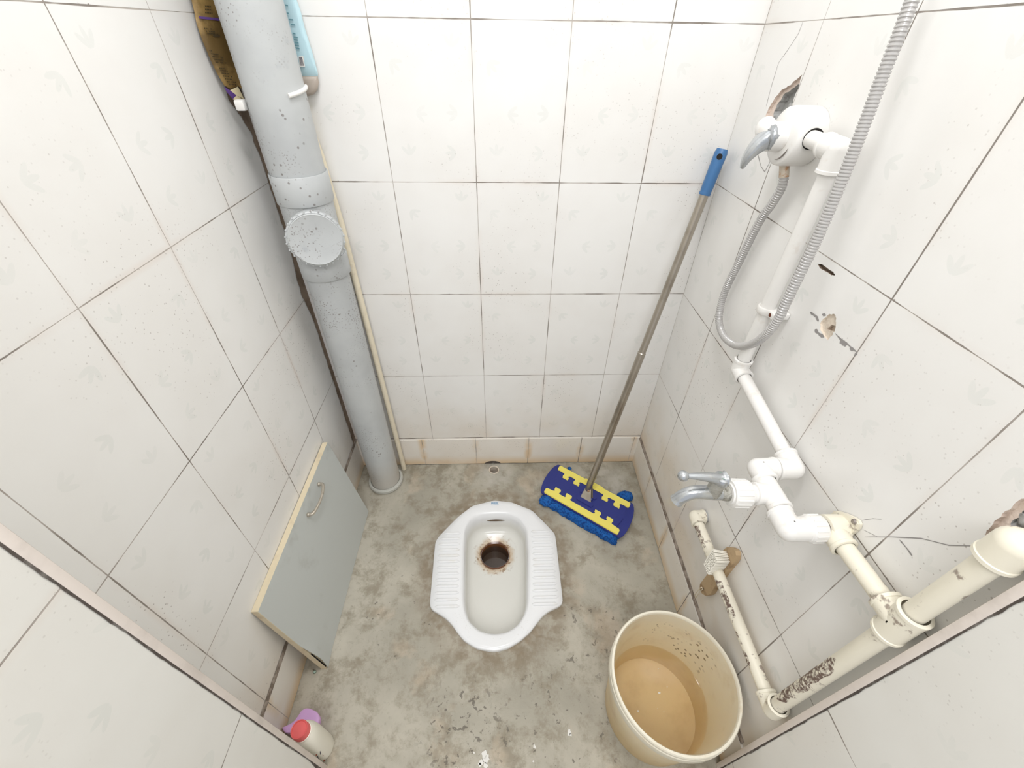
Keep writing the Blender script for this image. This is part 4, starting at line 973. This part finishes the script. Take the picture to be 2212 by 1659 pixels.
lv = smooth_path([hd_ + Vector((.010, 0, .000)), hd_, hd_ + Vector((-.020, 0, .005)), hd_ + Vector((-.042, 0, .008)), hd_ + Vector((-.060, 0, .009))], 6); n = len(lv)
bm = B(); tube(bm, lv, [max(.0040, .0138 - .0105 * (i / n) ** .7) if i else .009 for i in range(n)], 20); ball(bm, lv[-1], .0086, 3); lathe(bm, [(0, 0), (.0122, 0), (.0130, .004), (.0118, .011), (.0085, .0125), (0, .0125)], hd_ + Vector((.002, 0, -.006)), (0.08, 0, 1), seg=32)
obj('tap_lever', bm, M['chrome'], ta)
bm = B(); lathe(bm, [(0, .0), (.0072, .0), (.0072, .0075), (0, .0078)], hd_ + Vector((.002, 0, .0005)), (0.08, 0, 1), seg=24); obj('lever_button', bm, plain('green_grey_button', (124, 142, 132), .5, dirt=(84, 98, 92), dscale=200, damt=.8), ta)

# old cream pipe: bracketed elbow on the wall, run, tee, riser and lower run
cp = empty('water_pipe', (PXC, -.89, .36), 'old stained cream water pipe with bracket, riser and low run on the right wall', 'pipe')
TE = Vector((PXC, -.892, .757)); TOPE = Vector((PXC, -.892, .942)); LOW = Vector((PXC, -.892, .362)); FAR = Vector((PXC, -.494, .372))
seg_('pipe', [CB, TE], M['cream'], cp); seg_('pipe', [LOW, TOPE], M['cream'], cp); seg_('pipe', [LOW, FAR], M['cream'], cp)
bm = B(); lathe(bm, [(.0150, .004), (.0205, .006), (.0205, .034), (.0150, .034)], E5 + Vector((.048, 0, 0)), (1, 0, 0), seg=36)
fitting(bm, CB, ((0, -1, .04),), .032, .0172); obj('socket_elbow', bm, M['cream'], cp)
wx = RX(-.757) - .001
bm = B()
out_ = [PX(u, v, wx) for u, v in ((1800, 1112), (1806, 1105), (1813, 1103), (1834, 1110), (1850, 1117), (1860, 1124), (1864, 1133), (1861, 1142), (1848, 1153), (1838, 1160), (1815, 1160), (1800, 1140))]
prism(bm, [(wx, q.y, q.z) for q in out_], (-.006, 0, 0), bev=.0015); bp = obj('wall_bracket', bm, M['cream'], cp)
for (u, v) in ((1811, 1116), (1844, 1127)):
    q = PX(u, v, wx - .0065); bm = B(); lathe(bm, [(0, .0018), (.0030, .0016), (.0044, 0), (.0044, -.002)], q, (-1, 0, 0), seg=18)
    s_ = obj('bracket_screw', bm, M['screw'], bp)
bm = B(); fitting(bm, TE, ((0, 1, 0), (0, 0, 1), (0, 0, -1)), .030, .0180); obj('tee', bm, M['cream'], cp)
bm = B(); fitting(bm, TOPE, ((0, 0, -1), (.9, -.35, 0)), .028, .0180); obj('elbow', bm, M['cream'], cp)
bm = B(); fitting(bm, LOW, ((0, 0, 1), (0, 1, .02)), .028, .0172); obj('elbow', bm, M['cream'], cp)
bm = B(); fitting(bm, FAR, ((0, -1, 0), (1, 0, 0)), .022, .0165); obj('elbow', bm, M['cream'], cp)
bm = B(); tube(bm, [FAR + Vector((.020, 0, 0)), Vector((RX(-.494) + .001, FAR.y, FAR.z))], .0148, 24); obj('wall_stub', bm, M['mortar'], cp)
# mildew bands on the low run and riser: dark crust with its own shape
crust = N('pipe_mildew'); p = crust.pos()
f_ = crust.math('MULTIPLY', crust.ramp(crust.noise(30, 4, .7, p, .5), .38, .50), crust.ramp(crust.noise(140, 4, .7, p, .3), .40, .56))
crust.lk(crust.mix(f_, srgb((236, 230, 212)), srgb((112, 92, 82))), crust.b.inputs['Base Color']); crust.b.inputs['Roughness'].default_value = .7
def band(a, b, a0, a1, axis_v):
    bm = B(); a, b = Vector(a), Vector(b); d = (b - a).normalized(); s_ = Vector(axis_v); s_ = (s_ - d * s_.dot(d)).normalized(); t_ = d.cross(s_); n = 30; rings = []
    for i in range(n + 1):
        q = a.lerp(b, i / n); w0 = a0 + 25 * noise.noise(q * 60); w1 = a1 + 25 * noise.noise(q * 60 + Vector((9, 9, 9))); tp_ = min(1, i / 3, (n - i) / 3); m_ = (w0 + w1) / 2
        w0 = m_ + (w0 - m_) * max(.1, tp_); w1 = m_ + (w1 - m_) * max(.1, tp_)
        rings.append([bm.verts.new(q + (s_ * math.cos(math.radians(w0 + (w1 - w0) * k / 8)) + t_ * math.sin(math.radians(w0 + (w1 - w0) * k / 8))) * (R0 + .0003)) for k in range(9)])
    for A, Bq in zip(rings, rings[1:]):
        for k in range(8): bm.faces.new((A[k], A[k + 1], Bq[k + 1], Bq[k]))
    obj('mildew_stain', bm, crust.m, cp)
band(FAR + Vector((0, -.025, 0)), Vector((PXC, -.60, .3695)), -35, 55, (-1, 0, 0.2)); band(Vector((PXC, -.655, .368)), Vector((PXC, -.745, .366)), -50, 60, (-1, 0, .3))
band(Vector((PXC, -.760, .366)), Vector((PXC, -.83, .364)), 10, 60, (-1, 0, .6)); band(Vector((PXC, -.892, .415)), Vector((PXC, -.892, .62)), -62, 35, (-1, .0, 0)); 

# scrub brush pushed behind the low run
br = empty('scrub_brush', (.86, -.63, .30), 'wooden scrubbing brush with white bristles hooked over the low cream pipe', 'brush')
def BQ(u, v, x): return PX(u, v, x)
bxw = .866
ol = [(1519, 1252), (1512, 1262), (1511, 1272), (1516, 1282), (1524, 1287), (1534, 1284), (1541, 1272), (1552, 1256), (1564, 1240), (1578, 1222), (1587, 1212), (1590, 1200), (1588, 1190), (1580, 1184), (1570, 1182), (1564, 1186), (1556, 1200), (1548, 1214), (1536, 1230), (1526, 1243)]
P = [BQ(u, v, .862) for u, v in ol]
bm = B(); prism(bm, subdiv(P, 2), (.013, 0, 0), bev=.0020); hw = obj('brush_handle', bm, M['wood'], br)
q = BQ(1518, 1272, .8605); bm = B(); tube(bm, [q + Vector((.001, 0, 0)), q + Vector((.004, 0, 0))], .0032, 14); obj('string_hole', bm, M['black'], hw)
bm = B(); s0 = BQ(1519, 1273, .8605); s1 = BQ(1503, 1289, .868)
tube(bm, smooth_path([s0, s0 + Vector((-.006, .003, .003)), s1 + Vector((-.004, .002, .006)), s1], 5), .0011, 7); tube(bm, smooth_path([s0, s0 + Vector((-.003, .0, -.004)), s1 + Vector((-.002, -.003, -.001)), s1], 5), .0010, 7); obj('hanging_string', bm, M['string'], br)
# bristle block: tufts standing out from the head over the pipe
corn = [BQ(1570, 1190, .861), BQ(1578, 1214, .861), BQ(1553, 1245, .861), BQ(1545, 1222, .861)]
h0, h1, h2, h3 = corn; tips = [BQ(1540, 1184, .828), BQ(1549, 1214, .828), BQ(1530, 1243, .828), BQ(1520, 1217, .828)]
bm = B(); n1, n2 = 7, 14
for i in range(n1):
    for j in range(n2):
        a, b = (i + .5) / n1, (j + .5) / n2
        base = h0.lerp(h1, a).lerp(h3.lerp(h2, a), b); tip = tips[0].lerp(tips[1], a).lerp(tips[3].lerp(tips[2], a), b)
        tip = tip + Vector([random.uniform(-.0008, .0008) for _ in range(3)]); tube(bm, [base, tip], [.0012, .0019], 6)
bs = obj('bristles', bm, M['bristle'], br); bs['kind'] = 'stuff'
